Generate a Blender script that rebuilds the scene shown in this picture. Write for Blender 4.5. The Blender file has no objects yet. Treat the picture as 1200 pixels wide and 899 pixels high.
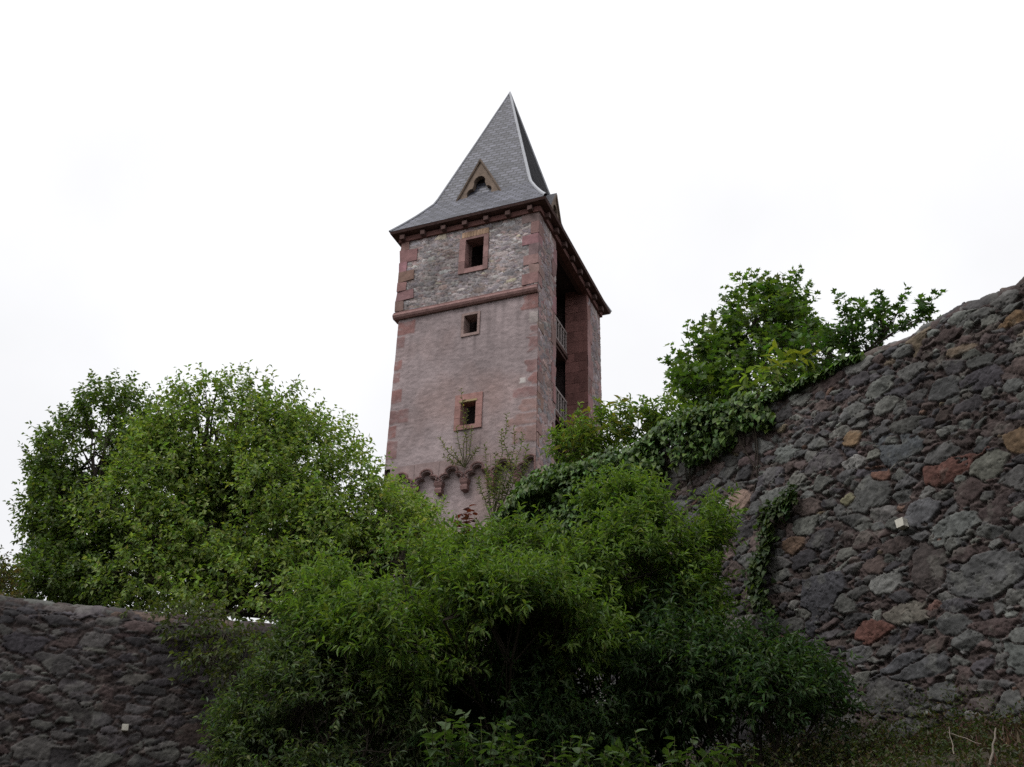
import bpy, math, random
import numpy as np

R = math.radians
rng = np.random.default_rng(11)
random.seed(5)
scene = bpy.context.scene
COL = scene.collection

# ------------------------------------------------------------------ camera, sky, sun
FPX, PITCH, ROLL = 1170.0, R(28.826), R(1.627)
EYE = np.array([0.0, 0.0, 1.6])
FW = np.array([0, math.cos(PITCH), math.sin(PITCH)])
_u = np.array([0, -math.sin(PITCH), math.cos(PITCH)])
_r = np.array([1.0, 0, 0])
RT = math.cos(ROLL) * _r + math.sin(ROLL) * _u
UP = -math.sin(ROLL) * _r + math.cos(ROLL) * _u

from mathutils import Matrix
cam_d = bpy.data.cameras.new('camera')
cam = bpy.data.objects.new('camera', cam_d)
COL.objects.link(cam)
m = Matrix.Identity(4)
for i in range(3):
    m[i][0], m[i][1], m[i][2], m[i][3] = RT[i], UP[i], -FW[i], EYE[i]
cam.matrix_world = m
cam_d.sensor_width = 36.0
cam_d.lens = 36.0 * FPX / 1200.0
cam_d.clip_start = 0.05
cam_d.clip_end = 3000.0
scene.camera = cam

SUN_EL, SUN_AZ = R(52), R(236)          # azimuth clockwise from +Y: behind the camera, to the left
world = bpy.data.worlds.new('World')
scene.world = world
world.use_nodes = True
wn, wl = world.node_tree.nodes, world.node_tree.links
wn.clear()
sky = wn.new('ShaderNodeTexSky')
sky.sky_type = 'NISHITA'
sky.sun_disc = False
sky.sun_elevation = SUN_EL
sky.sun_rotation = SUN_AZ
sky.air_density = 1.0
sky.dust_density = 6.0
hsv = wn.new('ShaderNodeHueSaturation')
hsv.inputs['Saturation'].default_value = 0.12
hsv.inputs['Value'].default_value = 1.0
mixw = wn.new('ShaderNodeMix')          # the cloud layer: brighter overhead than at the horizon
mixw.data_type = 'RGBA'
tc = wn.new('ShaderNodeTexCoord')
sep = wn.new('ShaderNodeSeparateXYZ')
ramp = wn.new('ShaderNodeValToRGB')
ramp.color_ramp.elements[0].position = 0.0
ramp.color_ramp.elements[0].color = (9.2, 9.3, 9.6, 1)
ramp.color_ramp.elements[1].position = 1.0
ramp.color_ramp.elements[1].color = (13.0, 13.0, 13.2, 1)
bg = wn.new('ShaderNodeBackground')
bg.inputs['Strength'].default_value = 0.12
wo = wn.new('ShaderNodeOutputWorld')
wl.new(sky.outputs[0], hsv.inputs['Color'])
wl.new(tc.outputs['Generated'], sep.inputs[0])
wl.new(sep.outputs['Z'], ramp.inputs[0])
mixw.inputs[0].default_value = 0.75
wl.new(hsv.outputs[0], mixw.inputs[6])
cn = wn.new('ShaderNodeTexNoise')
cn.inputs['Scale'].default_value = 2.2
cn.inputs['Detail'].default_value = 5
cmr = wn.new('ShaderNodeMapRange')
cmr.inputs['From Min'].default_value = 0.3
cmr.inputs['From Max'].default_value = 0.7
cmr.inputs['To Min'].default_value = 0.90
cmr.inputs['To Max'].default_value = 1.10
cmx = wn.new('ShaderNodeMix')
cmx.data_type = 'RGBA'
cmx.blend_type = 'MULTIPLY'
cmx.inputs[0].default_value = 1.0
wl.new(tc.outputs['Generated'], cn.inputs['Vector'])
wl.new(cn.outputs['Fac'], cmr.inputs['Value'])
wl.new(ramp.outputs[0], cmx.inputs[6])
wl.new(cmr.outputs[0], cmx.inputs[7])
wl.new(cmx.outputs[2], mixw.inputs[7])
wl.new(mixw.outputs[2], bg.inputs['Color'])
wl.new(bg.outputs[0], wo.inputs[0])

sun_d = bpy.data.lights.new('sun', 'SUN')
sun_d.energy = 1.5
sun_d.angle = R(22)
sun_d.color = (1.0, 0.97, 0.93)
sun = bpy.data.objects.new('sun', sun_d)
COL.objects.link(sun)
sd = np.array([math.sin(SUN_AZ) * math.cos(SUN_EL), math.cos(SUN_AZ) * math.cos(SUN_EL), math.sin(SUN_EL)])
from mathutils import Vector
sun.rotation_euler = Vector(sd).to_track_quat('Z', 'Y').to_euler()
sun.location = (-20, -20, 40)

scene.view_settings.view_transform = 'Standard'
scene.view_settings.look = 'None'
scene.view_settings.exposure = -0.15
scene.view_settings.gamma = 1.0
scene.view_settings.use_curve_mapping = False
scene.render.engine = 'CYCLES'
scene.cycles.use_denoising = False
scene.cycles.max_bounces = 6
scene.cycles.diffuse_bounces = 4
scene.cycles.transmission_bounces = 4
scene.cycles.sample_clamp_indirect = 6.0

# ------------------------------------------------------------------ measuring helpers
def at(px, py, Y):
    d = FW + RT * (px - 600) / FPX + UP * (449.5 - py) / FPX
    return EYE + d * (Y / d[1])

def scale_at(p):
    return float((np.asarray(p) - EYE) @ FW) / FPX      # metres per photo pixel

def proj(P):
    P = np.asarray(P) - EYE
    w = P @ FW
    return np.stack([600 + FPX * (P @ RT) / w, 449.5 - FPX * (P @ UP) / w], -1)

def hit(px, py, P0, n):
    d = FW + RT * (px - 600) / FPX + UP * (449.5 - py) / FPX
    return EYE + d * (((P0 - EYE) @ n) / (d @ n))

def norm(v):
    return v / (np.linalg.norm(v, axis=-1, keepdims=True) + 1e-9)

def inpoly(p, poly):
    x, y = p[:, 0], p[:, 1]
    c = np.zeros(len(p), bool)
    n = len(poly)
    for i in range(n):
        x0, y0 = poly[i]
        x1, y1 = poly[(i + 1) % n]
        k = ((y0 > y) != (y1 > y)) & (x < (x1 - x0) * (y - y0) / (y1 - y0 + 1e-12) + x0)
        c ^= k
    return c

class Noise2:
    def __init__(s, seed):
        s.g = np.random.default_rng(seed).random((256, 256))
    def base(s, x, y):
        xi, yi = np.floor(x).astype(int), np.floor(y).astype(int)
        fx, fy = x - xi, y - yi
        fx, fy = fx * fx * (3 - 2 * fx), fy * fy * (3 - 2 * fy)
        g = s.g
        a, b = g[xi % 256, yi % 256], g[(xi + 1) % 256, yi % 256]
        c, d = g[xi % 256, (yi + 1) % 256], g[(xi + 1) % 256, (yi + 1) % 256]
        return (a * (1 - fx) + b * fx) * (1 - fy) + (c * (1 - fx) + d * fx) * fy
    def fbm(s, x, y, o=4):
        t, a, w = 0, 1, 0
        for i in range(o):
            t = t + a * s.base(x * 2 ** i + 17.3 * i, y * 2 ** i + 9.1 * i)
            w += a
            a *= 0.5
        return t / w

def noise3(P, f, seed):
    r = np.random.default_rng(seed)
    t = 0
    for i in range(6):
        k = norm(r.normal(size=3)) * f * (0.7 + 0.9 * r.random())
        t = t + np.sin(P @ k + r.random() * 6.28)
    return t / 6 ** 0.5

# ------------------------------------------------------------------ mesh helpers
class MB:
    """collects vertices, faces, colours and uvs for ONE mesh object"""
    def __init__(s):
        s.v, s.f, s.c, s.uv, s.n = [], [], [], [], 0
    def add(s, V, F, col=None, uv=None):
        V = np.asarray(V, float)
        s.v.append(V)
        s.f.append([np.asarray(q) + s.n for q in F])
        if col is None:
            col = (0.5, 0.5, 0.5)
        col = np.asarray(col, float)
        if col.ndim == 1:
            col = np.tile(col, (len(V), 1))
        s.c.append(col)
        s.n += len(V)
        return s
    def box(s, o, ax, ay, az, col=None, jit=0.0):
        o, ax, ay, az = map(lambda q: np.asarray(q, float), (o, ax, ay, az))
        V = np.array([o + i * ax + j * ay + k * az for k in (0, 1) for j in (0, 1) for i in (0, 1)])
        if jit:
            V = V + rng.normal(size=V.shape) * jit
        if np.dot(np.cross(ax, ay), az) < 0:
            F = [[(0, 1, 3, 2)], [(4, 6, 7, 5)], [(0, 4, 5, 1)], [(2, 3, 7, 6)], [(0, 2, 6, 4)], [(1, 5, 7, 3)]]
        else:
            F = [[(0, 2, 3, 1)], [(4, 5, 7, 6)], [(0, 1, 5, 4)], [(2, 6, 7, 3)], [(0, 4, 6, 2)], [(1, 3, 7, 5)]]
        return s.add(V, [np.array([q[0] for q in F])], col)
    def tube(s, pts, rad, k=6, col=None):
        pts = np.asarray(pts, float)
        n = len(pts)
        rad = np.broadcast_to(np.asarray(rad, float), (n,))
        t = norm(np.gradient(pts, axis=0))
        ref = np.array([0.31, 0.17, 0.93]) if abs(t[0] @ np.array([0.31, 0.17, 0.93])) < 0.9 else np.array([1.0, 0, 0])
        a = norm(np.cross(t, ref))
        b = np.cross(t, a)
        th = np.arange(k) * 2 * np.pi / k
        V = (pts[:, None] + rad[:, None, None] * (np.cos(th)[None, :, None] * a[:, None] + np.sin(th)[None, :, None] * b[:, None])).reshape(-1, 3)
        i = np.arange(n - 1)[:, None] * k
        j = np.arange(k)[None]
        F = np.stack([i + j, i + (j + 1) % k, i + k + (j + 1) % k, i + k + j], -1).reshape(-1, 4)
        return s.add(V, [F], col)
    def build(s, name, mat, parent=None, smooth=False, origin=None):
        V = np.concatenate(s.v)
        C = np.concatenate(s.c)
        polys = [q for part in s.f for q in part]
        by = {}
        for q in polys:
            by.setdefault(q.shape[1], []).append(q)
        polys = [np.concatenate(by[k]) for k in sorted(by)]
        if parent is not None:
            off = np.array(parent.get('_w', (0, 0, 0)))
        else:
            off = np.array(origin if origin is not None else (V.min(0) + V.max(0)) / 2 * [1, 1, 0] + V.min(0) * [0, 0, 1])
        me = bpy.data.meshes.new(name)
        me.vertices.add(len(V))
        me.vertices.foreach_set('co', (V - off).astype(np.float32).ravel())
        nl = sum(q.size for q in polys)
        nf = sum(len(q) for q in polys)
        me.loops.add(nl)
        me.polygons.add(nf)
        me.loops.foreach_set('vertex_index', np.concatenate([q.ravel() for q in polys]).astype(np.int32))
        tot = np.concatenate([np.full(len(q), q.shape[1]) for q in polys])
        me.polygons.foreach_set('loop_start', np.concatenate([[0], np.cumsum(tot)[:-1]]).astype(np.int32))
        me.polygons.foreach_set('loop_total', tot.astype(np.int32))
        me.polygons.foreach_set('use_smooth', np.full(nf, smooth))
        at_ = me.color_attributes.new('col', 'FLOAT_COLOR', 'POINT')
        at_.data.foreach_set('color', np.concatenate([C, np.ones((len(C), 1))], 1).astype(np.float32).ravel())
        me.update()
        me.validate()
        me.materials.append(mat)
        o = bpy.data.objects.new(name, me)
        COL.objects.link(o)
        if parent is not None:
            o.parent = parent
            o['_w'] = parent.get('_w', (0, 0, 0))
        else:
            o.location = tuple(float(q) for q in off)
            o['_w'] = tuple(float(q) for q in off)
        return o

def tag(o, label, cat, group=None, kind=None):
    if label:
        o['label'] = label
    if cat:
        o['category'] = cat
    if group:
        o['group'] = group
    if kind:
        o['kind'] = kind
    return o

def thing(name, label, cat, loc, group=None):
    o = bpy.data.objects.new(name, None)
    o.empty_display_size = 0.3
    o.location = loc
    o['_w'] = tuple(float(q) for q in loc)
    COL.objects.link(o)
    return tag(o, label, cat, group)

# ------------------------------------------------------------------ materials
def new_mat(name):
    mt = bpy.data.materials.new(name)
    mt.use_nodes = True
    nt = mt.node_tree
    return mt, nt, nt.nodes, nt.links, nt.nodes['Principled BSDF']

def surf_mat(name, base=None, rough=0.9, spec=0.25, nscale=8.0, namp=0.25, bump=0.3, bscale=30.0, bdist=0.02):
    """vertex colour (or a fixed colour) broken up by noise in object space, with a fine bump"""
    mt, nt, N, Lk, P = new_mat(name)
    tcn = N.new('ShaderNodeTexCoord')
    if base is None:
        c = N.new('ShaderNodeVertexColor')
        c.layer_name = 'col'
        csock = c.outputs['Color']
    else:
        c = N.new('ShaderNodeRGB')
        c.outputs[0].default_value = (*base, 1)
        csock = c.outputs[0]
    n1 = N.new('ShaderNodeTexNoise')
    n1.inputs['Scale'].default_value = nscale
    n1.inputs['Detail'].default_value = 8
    n1.inputs['Roughness'].default_value = 0.65
    mr = N.new('ShaderNodeMapRange')
    mr.inputs['From Min'].default_value = 0.25
    mr.inputs['From Max'].default_value = 0.75
    mr.inputs['To Min'].default_value = 1 - namp
    mr.inputs['To Max'].default_value = 1 + namp
    mx = N.new('ShaderNodeMix')
    mx.data_type = 'RGBA'
    mx.blend_type = 'MULTIPLY'
    mx.inputs[0].default_value = 1.0
    Lk.new(tcn.outputs['Object'], n1.inputs['Vector'])
    Lk.new(n1.outputs['Fac'], mr.inputs['Value'])
    Lk.new(csock, mx.inputs[6])
    Lk.new(mr.outputs[0], mx.inputs[7])
    Lk.new(mx.outputs[2], P.inputs['Base Color'])
    n2 = N.new('ShaderNodeTexNoise')
    n2.inputs['Scale'].default_value = bscale
    n2.inputs['Detail'].default_value = 6
    n2.inputs['Roughness'].default_value = 0.7
    Lk.new(tcn.outputs['Object'], n2.inputs['Vector'])
    b = N.new('ShaderNodeBump')
    b.inputs['Strength'].default_value = bump
    b.inputs['Distance'].default_value = bdist
    Lk.new(n2.outputs['Fac'], b.inputs['Height'])
    Lk.new(b.outputs[0], P.inputs['Normal'])
    P.inputs['Roughness'].default_value = rough
    P.inputs['Specular IOR Level'].default_value = spec
    return mt

def leaf_mat(name, rough=0.45, spec=0.4, trans=0.35, tcol=(1.35, 1.5, 0.5)):
    mt, nt, N, Lk, P = new_mat(name)
    c = N.new('ShaderNodeVertexColor')
    c.layer_name = 'col'
    Lk.new(c.outputs['Color'], P.inputs['Base Color'])
    P.inputs['Roughness'].default_value = rough
    P.inputs['Specular IOR Level'].default_value = spec
    t = N.new('ShaderNodeBsdfTranslucent')
    mx = N.new('ShaderNodeMix')
    mx.data_type = 'RGBA'
    mx.blend_type = 'MULTIPLY'
    mx.inputs[0].default_value = 1
    mx.inputs[7].default_value = (*tcol, 1)
    Lk.new(c.outputs['Color'], mx.inputs[6])
    Lk.new(mx.outputs[2], t.inputs['Color'])
    ms = N.new('ShaderNodeMixShader')
    ms.inputs[0].default_value = trans
    Lk.new(P.outputs[0], ms.inputs[1])
    Lk.new(t.outputs[0], ms.inputs[2])
    Lk.new(ms.outputs[0], N['Material Output'].inputs['Surface'])
    return mt

M = {}
M['stone'] = surf_mat('rubble_stone', nscale=14, namp=0.38, bump=0.4, bscale=26, bdist=0.02)
M['render'] = surf_mat('old_plaster', nscale=3.5, namp=0.22, bump=0.5, bscale=14, bdist=0.04)
M['sandstone'] = surf_mat('red_sandstone', nscale=4.0, namp=0.35, bump=0.4, bscale=12, bdist=0.03)
M['timber'] = surf_mat('weathered_timber', base=(0.085, 0.05, 0.045), nscale=6, namp=0.4, bump=0.3)
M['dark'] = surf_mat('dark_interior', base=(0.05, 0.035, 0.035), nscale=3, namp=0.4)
M['lead'] = surf_mat('lead_sheet', base=(0.36, 0.37, 0.40), rough=0.5, spec=0.5, nscale=5, namp=0.18, bump=0.15)
M['railpaint'] = surf_mat('pale_wood', base=(0.30, 0.26, 0.255), nscale=8, namp=0.25, bump=0.1)
M['bark'] = surf_mat('bark', base=(0.045, 0.036, 0.028), nscale=12, namp=0.4, bump=0.6, bscale=30)
M['twig'] = surf_mat('green_twig', base=(0.07, 0.075, 0.03), nscale=12, namp=0.3, bump=0.1)
M['palewood'] = surf_mat('dead_wood', base=(0.2, 0.17, 0.14), nscale=12, namp=0.3, bump=0.3)
M['soil'] = surf_mat('soil', base=(0.05, 0.042, 0.03), nscale=2.5, namp=0.5, bump=0.8, bscale=8, bdist=0.06)
M['marker'] = surf_mat('white_plaster_cube', base=(0.50, 0.48, 0.42), nscale=20, namp=0.12, bump=0.1)
M['leaf'] = leaf_mat('leaf', rough=0.5, spec=0.3, trans=0.38)
M['leaf_gloss'] = leaf_mat('glossy_leaf', rough=0.48, spec=0.3, trans=0.28)

def slate_mat(name='roof_slate', c1=(0.04, 0.042, 0.06), c2=(0.13, 0.133, 0.172), rough=0.55, spec=0.4):
    mt, nt, N, Lk, P = new_mat(name)
    uv = N.new('ShaderNodeUVMap')
    uv.uv_map = 'uv'
    mp = N.new('ShaderNodeMapping')
    mp.inputs['Rotation'].default_value = (0, 0, R(-7))
    br = N.new('ShaderNodeTexBrick')
    br.inputs['Scale'].default_value = 1.0
    br.inputs['Brick Width'].default_value = 0.36
    br.inputs['Row Height'].default_value = 0.2
    br.inputs['Mortar Size'].default_value = 0.026
    br.inputs['Mortar Smooth'].default_value = 0.3
    br.inputs['Color1'].default_value = (*c1, 1)
    br.inputs['Color2'].default_value = (*c2, 1)
    br.inputs['Mortar'].default_value = (0.03, 0.03, 0.035, 1)
    no = N.new('ShaderNodeTexNoise')
    no.inputs['Scale'].default_value = 1.7
    no.inputs['Detail'].default_value = 6
    mr = N.new('ShaderNodeMapRange')
    mr.inputs['From Min'].default_value = 0.3
    mr.inputs['From Max'].default_value = 0.7
    mr.inputs['To Min'].default_value = 0.75
    mr.inputs['To Max'].default_value = 1.2
    mx = N.new('ShaderNodeMix')
    mx.data_type = 'RGBA'
    mx.blend_type = 'MULTIPLY'
    mx.inputs[0].default_value = 1
    Lk.new(uv.outputs[0], mp.inputs[0])
    Lk.new(mp.outputs[0], br.inputs['Vector'])
    Lk.new(uv.outputs[0], no.inputs['Vector'])
    Lk.new(no.outputs['Fac'], mr.inputs['Value'])
    Lk.new(br.outputs['Color'], mx.inputs[6])
    Lk.new(mr.outputs[0], mx.inputs[7])
    Lk.new(mx.outputs[2], P.inputs['Base Color'])
    # each course laps over the one below: a saw-tooth height along the slope
    sx = N.new('ShaderNodeSeparateXYZ')
    Lk.new(mp.outputs[0], sx.inputs[0])
    dv = N.new('ShaderNodeMath'); dv.operation = 'DIVIDE'; dv.inputs[1].default_value = 0.2
    fr = N.new('ShaderNodeMath'); fr.operation = 'FRACT'
    Lk.new(sx.outputs['Y'], dv.inputs[0]); Lk.new(dv.outputs[0], fr.inputs[0])
    iv = N.new('ShaderNodeMath'); iv.operation = 'SUBTRACT'; iv.inputs[0].default_value = 1.0
    Lk.new(fr.outputs[0], iv.inputs[1])
    ad = N.new('ShaderNodeMath'); ad.operation = 'SUBTRACT'
    Lk.new(iv.outputs[0], ad.inputs[0]); Lk.new(br.outputs['Fac'], ad.inputs[1])
    b = N.new('ShaderNodeBump')
    b.inputs['Strength'].default_value = 0.8
    b.inputs['Distance'].default_value = 0.03
    Lk.new(ad.outputs[0], b.inputs['Height'])
    Lk.new(b.outputs[0], P.inputs['Normal'])
    P.inputs['Roughness'].default_value = rough
    P.inputs['Specular IOR Level'].default_value = spec
    return mt
M['slate'] = slate_mat()
M['slate_shade'] = slate_mat('shaded_slate', (0.014, 0.014, 0.016), (0.045, 0.044, 0.048), 0.9, 0.12)  # darker, duller copy of the slate with the side face's shade in its colour

# ------------------------------------------------------------------ stone relief (rubble masonry)
def stone_field(W, H, res, seed, sizes, palette, mortar, cover=1.12, gap=0.10, specials=(), tilt=0.06, relief=0.05, aspect=(1.2, 2.3)):
    """heights and colours of a rubble wall face: irregular angular stones of many sizes bedded in mortar"""
    r = np.random.default_rng(seed)
    nx, ny = int(W / res) + 1, int(H / res) + 1
    xs, ys = np.linspace(0, W, nx), np.linspace(0, H, ny)
    seeds = []
    cell = max(sizes[0][0] * 1.6, 0.2)
    buckets = {}
    def ok(x, y, a, b, k):
        ci, cj = int(x // cell), int(y // cell)
        for di in (-1, 0, 1):
            for dj in (-1, 0, 1):
                for (X, Y, A, B, T) in buckets.get((ci + di, cj + dj), ()):
                    dx, dy = x - X, y - Y
                    if (dx / (a + A)) ** 2 + (dy / (b + B)) ** 2 < k:
                        return False
        return True
    def put(x, y, a, b, t, colr=None, hh=None):
        seeds.append((x, y, a, b, t, colr, hh))
        buckets.setdefault((int(x // cell), int(y // cell)), []).append((x, y, a, b, t))
    for sp in specials:
        put(*sp)
    for (a0, tries) in sizes:
        for _ in range(int(tries * W * H)):
            x, y = r.random() * (W + 0.4) - 0.2, r.random() * (H + 0.4) - 0.2
            a = a0 * (0.75 + 0.5 * r.random())
            b = a / (aspect[0] + (aspect[1] - aspect[0]) * r.random())
            if ok(x, y, a, b, 0.80):
                put(x, y, a, b, tilt + r.normal() * 0.16)
    nz = Noise2(seed + 1)
    X, Y = np.meshgrid(xs, ys)
    Xw = X + (nz.fbm(X * 6, Y * 6, 5) - 0.5) * 0.075
    Yw = Y + (nz.fbm(X * 6 + 50, Y * 6 + 31, 5) - 0.5) * 0.06
    F1 = np.full(X.shape, 9.0); F2 = np.full(X.shape, 9.0)
    ID = np.full(X.shape, -1)
    tilts = np.zeros((len(seeds), 2))
    TX = np.zeros(X.shape)
    for i, (x, y, a, b, t, cc, hh) in enumerate(seeds):
        m_ = max(a, b) * 2.0 + 0.08
        i0, i1 = np.searchsorted(xs, x - m_), np.searchsorted(xs, x + m_)
        j0, j1 = np.searchsorted(ys, y - m_), np.searchsorted(ys, y + m_)
        if i1 <= i0 or j1 <= j0:
            continue
        dx, dy = Xw[j0:j1, i0:i1] - x, Yw[j0:j1, i0:i1] - y
        qx, qy = (dx * math.cos(t) + dy * math.sin(t)) / a, (-dx * math.sin(t) + dy * math.cos(t)) / b
        k = r.integers(4, 7)
        ang = (np.arange(k) + 0.3 * r.normal(size=k)) * 2 * np.pi / k + r.random() * 6.28
        off = 0.82 + 0.3 * r.random(k)
        d = np.max([(qx * math.cos(A) + qy * math.sin(A)) / o for A, o in zip(ang, off)], 0)
        d = 0.9 * d + 0.1 * np.hypot(qx, qy)
        f1, f2, idd = F1[j0:j1, i0:i1], F2[j0:j1, i0:i1], ID[j0:j1, i0:i1]
        better = d < f1
        f2[:] = np.where(better, f1, np.minimum(f2, d))
        f1[:] = np.where(better, d, f1)
        idd[:] = np.where(better, i, idd)
        facet = np.min([g0 + gx * qx + gy * qy for g0, gx, gy in zip(0.15 + 0.3 * r.random(3), r.normal(size=3) * 0.45, r.normal(size=3) * 0.45)], 0)
        sub = TX[j0:j1, i0:i1]
        sub[:] = np.where(better, facet, sub)
    sm = lambda v: np.clip(v, 0, 1) ** 2 * (3 - 2 * np.clip(v, 0, 1))
    e = np.minimum(sm((cover - F1) / 0.07), sm((F2 - F1 - gap * 0.3) / gap))
    groove = np.exp(-((F1 - cover) / 0.05) ** 2) + np.exp(-((F2 - F1) / (gap * 0.6)) ** 2)
    ns = len(seeds)
    hs = 0.35 + 0.65 * r.random(ns)
    pal = np.array([p[1] for p in palette]); pw = np.array([p[0] for p in palette]); pw = pw / pw.sum()
    cs = pal[r.choice(len(pal), ns, p=pw)] * (0.72 + 0.56 * r.random((ns, 1))) * (1 + 0.02 * r.normal(size=(ns, 3)))
    for i, sd_ in enumerate(seeds):
        if sd_[5] is not None:
            cs[i] = sd_[5]
        if sd_[6] is not None:
            hs[i] = sd_[6]
    cs = np.clip(cs, 0.02, 0.8)
    IDc = np.clip(ID, 0, None)
    n_a = nz.fbm(X * 9, Y * 9, 4) - 0.5
    n_b = nz.fbm(X * 26 + 7, Y * 26, 3) - 0.5
    crack = np.abs(nz.fbm(X * 4 + 90, Y * 6 + 11, 4) - 0.5)
    face = 0.15 + hs[IDc] * 0.55 + 0.5 * np.clip(TX, -1.0, 0.5) + n_a * 0.6 + n_b * 0.4 - 0.3 * sm(1 - crack / 0.015)
    n_c = nz.fbm(X * 60 + 3, Y * 60 + 19, 2) - 0.5
    h = relief * (e * (face + 0.18 * n_c) + (1 - e) * (n_a * 1.2 + n_b * 1.2 + 0.5 * n_c + 0.15) - 0.28 * np.clip(groove, 0, 1))
    Cc = e[..., None] * cs[IDc] * (1 + 0.6 * n_a[..., None] + 0.5 * n_b[..., None] + 0.5 * n_c[..., None]) + (1 - e[..., None]) * np.array(mortar) * (1 + 0.8 * n_a[..., None] + 0.6 * n_b[..., None])
    dirt = 1 + 1.1 * (nz.fbm(X * 0.8 + 130, Y * 0.9 + 60, 4) - 0.5)
    lich = sm((nz.fbm(X * 5 + 30, Y * 5 + 170, 5) - 0.60) / 0.08) * e * 0.2
    Cc = Cc * dirt[..., None]
    Cc = Cc * (1 - lich[..., None]) + lich[..., None] * np.array((0.23, 0.23, 0.20)) * 0.9
    return xs, ys, h, np.clip(Cc, 0.012, 0.85)

def grid_faces(nx, ny, keep=None):
    i, j = np.meshgrid(np.arange(nx - 1), np.arange(ny - 1))
    a = (j * nx + i)
    F = np.stack([a, a + 1, a + nx + 1, a + nx], -1)
    if keep is not None:
        return F[keep]
    return F.reshape(-1, 4)

# ------------------------------------------------------------------ setting: ground
aR = R(35)
NR = np.array([math.cos(aR), math.sin(aR), 0.0])        # right wall plane: p.NR = CR (normal points away from the camera)
UR = np.array([math.sin(aR), -math.cos(aR), 0.0])       # along it, towards the camera
CR = 7.95
PR = np.array([0.25, (CR - NR[0] * 0.25) / NR[1], 0.0]) # its far end
dL = norm(np.array([2.97, 0.90, 0.0]))
NL = np.array([-dL[1], dL[0], 0.0])                     # away from the camera
PL = np.array([-3.06, 12.64, 0.0])
CL = float(PL @ NL)
ZR, ZL = 6.9, 4.92                                      # wall tops

def ground_z(x, y):
    s1, s2 = CR - (x * NR[0] + y * NR[1]), CL - (x * NL[0] + y * NL[1])
    s = np.minimum(s1, s2)
    bank = np.clip(3.12 - 0.38 * np.clip(s1, 0, 99), 0, 9)
    bank = np.maximum(bank, np.clip(2.5 - 0.42 * np.clip(s2, 0, 99), 0, 9))
    ins = np.clip((-s - 0.15) / 0.35, 0, 1)
    back = np.clip((-y - 2.0) * 0.95, 0, 12.0) * np.clip((14 - np.abs(x)) / 5, 0, 1) ** 0.5   # unseen bank added behind the viewer to block low sky
    back = np.maximum(back, np.clip((-x - 9.5) * 0.8, 0, 3.2) * (s > 0)* (y < 9))
    return np.maximum(bank, back) * (1 - ins) + 4.3 * ins

def make_ground():
    near = np.arange(-16, 16.01, 0.25)
    far = np.array([20, 26, 34, 45, 70, 120, 220, 450, 900])
    ax = np.concatenate([-far[::-1], near, far])
    ay = np.concatenate([-far[::-1], np.arange(-16, 24.01, 0.25), far[2:]])
    X, Y = np.meshgrid(ax, ay)
    nz = Noise2(77)
    Z = ground_z(X, Y) + (nz.fbm(X * 0.9 + 40, Y * 0.9 + 40, 4) - 0.5) * 0.22
    b = MB()
    b.add(np.stack([X, Y, Z], -1).reshape(-1, 3), [grid_faces(len(ax), len(ay))])
    o = b.build('ground', M['soil'], smooth=True, origin=(0, 0, 0))
    tag(o, 'dark earth bank rising to the foot of the walls', 'ground', kind='structure')
make_ground()

# ------------------------------------------------------------------ the two curtain walls
GREY = [(3.2, (0.086, 0.085, 0.083)), (2.4, (0.058, 0.054, 0.058)), (1.5, (0.115, 0.115, 0.107)), (2.2, (0.082, 0.062, 0.058)),
        (0.35, (0.18, 0.18, 0.17)), (0.12, (0.14, 0.088, 0.068)), (0.12, (0.15, 0.12, 0.085))]

def top_curve(u, nz, z0, amp):
    return z0 + (nz.fbm(u * 1.1, u * 0 + 3.3, 3) - 0.5) * amp + (nz.fbm(u * 4.5, u * 0 + 8.3, 2) - 0.5) * amp * 0.6

def curtain_wall(name, P0, U, Nout, length, zb, ztop, thick, res, field, label, topf, mat):
    xs, ys, h, C = field
    nx, ny = len(xs), len(ys)
    nz = Noise2(5)
    Zt = topf(xs)
    s = zb + ys[:, None] + 0 * xs[None]
    over = s - Zt[None]
    dep = np.clip(over, 0, thick)
    z = np.minimum(s, Zt[None] + 0.10 * np.sin(np.clip(dep / thick, 0, 1) * np.pi))
    # round the arris
    k = np.clip(1 - np.abs(over) / 0.16, 0, 1) ** 2
    z = z - 0.05 * k
    dep = dep + 0.05 * k
    upw = np.clip(over / 0.12 + 0.5, 0, 1)
    P = P0[None, None] + U[None, None] * xs[None, :, None] + np.array([0, 0, 1.0]) * z[..., None] - Nout[None, None] * dep[..., None]
    dirn = norm((1 - upw)[..., None] * Nout + upw[..., None] * np.array([0, 0, 1.0]))
    P = P + dirn * h[..., None]
    b = MB()
    b.add(P.reshape(-1, 3), [grid_faces(nx, ny)], C.reshape(-1, 3))
    # back and ends
    e0, e1 = P0, P0 + U * length
    back = -Nout * thick
    Z = np.array([0, 0, 1.0])
    zt = float(np.min(Zt)) - 0.05
    for p, q in ((e0 + back, e1 + back), (e0 - Nout * 0.03, e0 + back), (e1 + back, e1 - Nout * 0.03)):
        b.add([p + Z * zb, q + Z * zb, q + Z * (zt + 0.1), p + Z * (zt + 0.1)], [np.array([[0, 1, 2, 3]])], (0.1, 0.095, 0.09))
    o = b.build(name, mat, smooth=True)
    tag(o, label, 'wall')
    return o

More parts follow.
